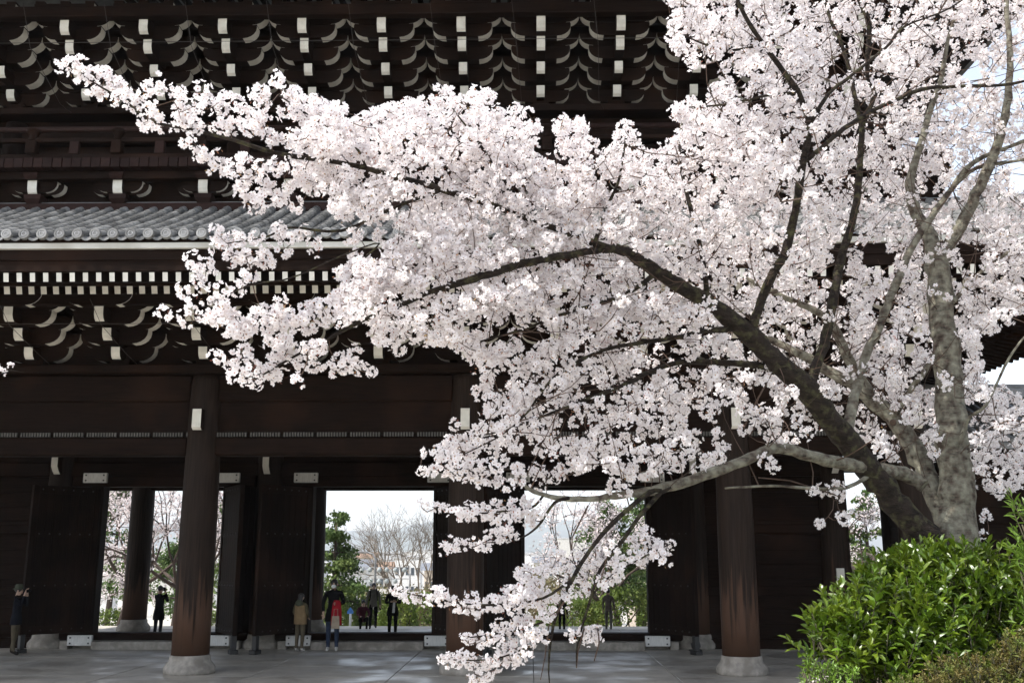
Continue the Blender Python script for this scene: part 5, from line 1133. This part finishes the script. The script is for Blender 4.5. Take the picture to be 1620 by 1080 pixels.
def cam_mb(p):
    return MB().cbox(p.x-.07, p.x+.07, p.y-.04, p.y+.04, p.z-.05, p.z+.05, .012).box(p.x-.03, p.x+.03, p.y-.03, p.y+.03, p.z+.05, p.z+.075).tube([tuple(p+Vector((0, -.03, -.005))), tuple(p+Vector((0, -.13, -.005)))], .036, 12)
photo_pose = dict(el=(.20, -.16, 1.18), wl=(.085, -.18, 1.46), er=(-.20, -.16, 1.18), wr=(-.085, -.18, 1.46))
# 1 photographer in a hat, seen in profile
f = ground(20, 1036); root, V, sub, coat = person(f, 1.66, 96, 'person in bucket hat and dark jacket photographing beside the plank wall', navy, khaki, dshoe, dict(photo_pose, al=(.11, .10, .08), tl=(.12, -.05, .04), kl=(.10, .02, .48), ar=(-.10, -.04, .08), tr=(-.11, -.19, .04)))
coat(navy, .74, 1.0, .185, .15); H = V['head']
sub(MB().lathe([(.15, .055), (.145, .065), (.098, .085), (.09, .15), (.075, .175), (.02, .18)], tuple(H+Vector((0, .015, -.01))), 18), 'hat', dgreen)
held(root, V, 1.66/1.7, 96, f, cam_mb(H+Vector((0, -.155, .0))), 'camera', black, 'black camera held to the eye of the hatted photographer', 'camera')
# 2 silhouette beyond the threshold
f = Vector((at(252, 960, 30.2).x, 30.2, 0)); root, V, sub, coat = person(f, 1.52, 165, 'person in long black coat photographing the blossom beyond the threshold', black, navy, dshoe, dict(photo_pose), 'short')
coat(black, .60, 1.0, .20, .15, 'coat'); held(root, V, 1.52/1.7, 165, f, cam_mb(V['head']+Vector((0, -.155, 0))), 'camera', black, 'black camera held by the person in long coat', 'camera')
# 3 hooded vest, back turned
f = ground(473, 1031); root, V, sub, coat = person(f, 1.45, 155, 'person in tan hooded vest and khaki trousers beside the open door leaf', cloth('brown_sleeve', (.09, .075, .045)), khaki, wshoe, dict(el=(.25, .0, 1.10), wl=(.16, -.16, 1.0), er=(-.25, 0, 1.1), wr=(-.16, -.16, 1.0)), 'long')
coat(tan, .80, 1.34, .21, .185, 'vest'); sub(MB().ball((0, .10, 1.40), (.13, .07, .10), 12, 7), 'hood', dgreen)
# 4 person with red coat over the arm
f = ground(525, 1030); root, V, sub, coat = person(f, 1.80, 4, 'person in black coat and white face mask carrying a red coat', black, jeans, wshoe, dict(el=(.25, .0, 1.12), wl=(.12, -.22, 1.12), er=(-.25, .02, 1.12), wr=(-.22, -.10, .90)))
coat(black, .70, 1.0, .195, .155, 'coat'); H = V['head']
sub(MB().ball(tuple(H+Vector((0, -.075, -.045))), (.062, .035, .045), 12, 7), 'face_mask', whitec)
mb = MB(); vs = []
for i, (z, w, y) in enumerate(((1.20, .07, -.25), (1.12, .10, -.27), (.95, .12, -.26), (.78, .125, -.26), (.62, .13, -.25))):
    for j in range(12): a = 2*math.pi*j/12; vs.append((.11+w*math.cos(a), y+(.055+.012*math.sin(j*3))*math.sin(a), z))
mb.add(vs, [(i*12+j, i*12+(j+1) % 12, i*12+12+(j+1) % 12, i*12+12+j) for i in range(4) for j in range(12)]+[tuple(range(12)), tuple(range(59, 47, -1))], 0, True)
held(root, V, 1.8/1.7, 4, f, mb, 'red_coat', red, 'bright red coat hanging over an arm', 'coat')
held(root, V, 1.8/1.7, 4, f, MB().prism([(.0, .55), (.2, .55), (.18, .84), (.02, .84)], 'y', -.36, -.31).tube([(.05, -.33, .84), (.06, -.33, 1.0), (.14, -.33, 1.0), (.15, -.33, .84)], .008, 6), 'paper_bag', beige, 'pale paper bag held below the red coat', 'bag')
# 5 crouching
f = Vector((at(574, 980, 36.6).x, 36.6, -.25)); root, V, sub, coat = person(f, 1.55, 20, 'person in dark wine top sitting low on the far steps', wine, black, dshoe,
    dict(pelvis=(0, .18, .42), spine=(0, .14, .62), chest=(0, .06, .82), neck=(0, .0, .95), head=(0, -.05, 1.07), crown=(0, -.05, 1.16), sl=(.17, .05, .88), el=(.24, -.05, .66), wl=(.14, -.25, .58), sr=(-.17, .05, .88), er=(-.24, -.05, .66), wr=(-.14, -.25, .58),
         hl=(.09, .16, .40), kl=(.13, -.24, .50), al=(.12, -.16, .08), tl=(.13, -.30, .04), hr=(-.09, .16, .40), kr=(-.13, -.24, .50), ar=(-.12, -.16, .08), tr=(-.13, -.30, .04)))
# 6 walker with a rucksack
f = Vector((at(590, 980, 37.6).x, 37.6, -.25)); root, V, sub, coat = person(f, 1.66, 10, 'person in grey pullover with rucksack straps climbing the far steps', grey, black, dshoe, dict(kl=(.10, -.12, .50), al=(.10, -.02, .12), tl=(.11, -.17, .10), ar=(-.10, .14, .08), tr=(-.11, 0, .04)))
for s in (-1, 1): sub(MB().tube([(s*.11, .10, 1.42), (s*.115, -.02, 1.475), (s*.12, -.135, 1.36), (s*.13, -.13, 1.15), (s*.16, .02, 1.05)], .022, 6), 'strap', black)
held(root, V, 1.66/1.7, 10, f, MB().cbox(-.15, .15, .11, .27, 1.0, 1.45, .05), 'rucksack', black, 'black rucksack on the back of the grey pullover wearer', 'rucksack')
# 7 dark jacket with pale scarf
f = Vector((at(621, 980, 30.4).x, 30.4, 0)); root, V, sub, coat = person(f, 1.53, 12, 'person in black jacket looking down at a phone inside the doorway', black, black, dshoe, dict(el=(.24, -.02, 1.12), wl=(.06, -.25, 1.18), er=(-.24, -.02, 1.12), wr=(-.06, -.25, 1.18), head=(0, -.035, 1.55), crown=(0, -.03, 1.64)), 'long')
coat(black, .72, 1.0, .20, .155); sub(MB().prism([(-.03, .82), (.05, .82), (.07, 1.2), (.0, 1.25)], 'y', -.16, -.145), 'scarf', whitec)
held(root, V, 1.53/1.7, 12, f, MB().cbox(-.036, .036, -.345, -.335, 1.19, 1.33, .004), 'phone', black, 'dark phone held by the person in black jacket', 'phone')
# 8, 9 beyond the drooping sprays
f = Vector((at(963, 980, 36.2).x, 36.2, -.25)); root, V, sub, coat = person(f, 1.5, 150, 'person in grey brown jacket half hidden by the drooping blossom', cloth('grey_brown_cloth', (.12, .10, .085)), grey, dshoe, {})
f = Vector((at(889, 980, 35.6).x, 35.6, -.25)); root, V, sub, coat = person(f, 1.25, 170, 'small person in black almost hidden behind the drooping blossom', black, black, dshoe, {})
# a dark lamp on the floor by the left wall
g_ = ground(55, 1024); fl = empty('floor_spotlight', tuple(g_), label='small black spotlight lying on the floor by the stone base', cat='spotlight')
MB().cbox(g_.x-.16, g_.x+.16, g_.y-.08, g_.y+.08, 0, .04, .01).build('foot', M['black'], fl)
MB().tube([(g_.x-.1, g_.y, .13), (g_.x+.12, g_.y, .17)], [.07, .09], 10).build('lamp_body', M['black'], fl)
MB().tube([(g_.x, g_.y, .03), (g_.x, g_.y, .12)], .02, 6).build('stand', M['black'], fl)
g_ = ground(1100, 1029); fl = empty('floor_spotlight', tuple(g_), label='small black spotlight on the floor beside the column next to the end wall', cat='spotlight')
MB().cbox(g_.x-.16, g_.x+.16, g_.y-.08, g_.y+.08, 0, .04, .01).build('foot', M['black'], fl)
MB().tube([(g_.x-.1, g_.y, .13), (g_.x+.12, g_.y, .17)], [.07, .09], 10).build('lamp_body', M['black'], fl)
MB().tube([(g_.x, g_.y, .03), (g_.x, g_.y, .12)], .02, 6).build('stand', M['black'], fl)
# ------------------------------------------------------------------ air
hz = MB().box(-5800, 5800, -400, 8600, -60, 420).mesh('haze', [])
hm = bpy.data.materials.new('haze'); hm.use_nodes = True; nt = hm.node_tree; nt.nodes.clear()
pv = nt.nodes.new('ShaderNodeVolumePrincipled'); pv.inputs['Color'].default_value = (.93, .96, 1, 1); pv.inputs['Density'].default_value = HAZE = .00017
pv.inputs['Anisotropy'].default_value = .0
mo = nt.nodes.new('ShaderNodeOutputMaterial'); nt.links.new(pv.outputs[0], mo.inputs['Volume']); hz.materials.append(hm)
obj('haze', hz, kind='stuff', label='pale blue haze over the far city and hills', cat='haze')
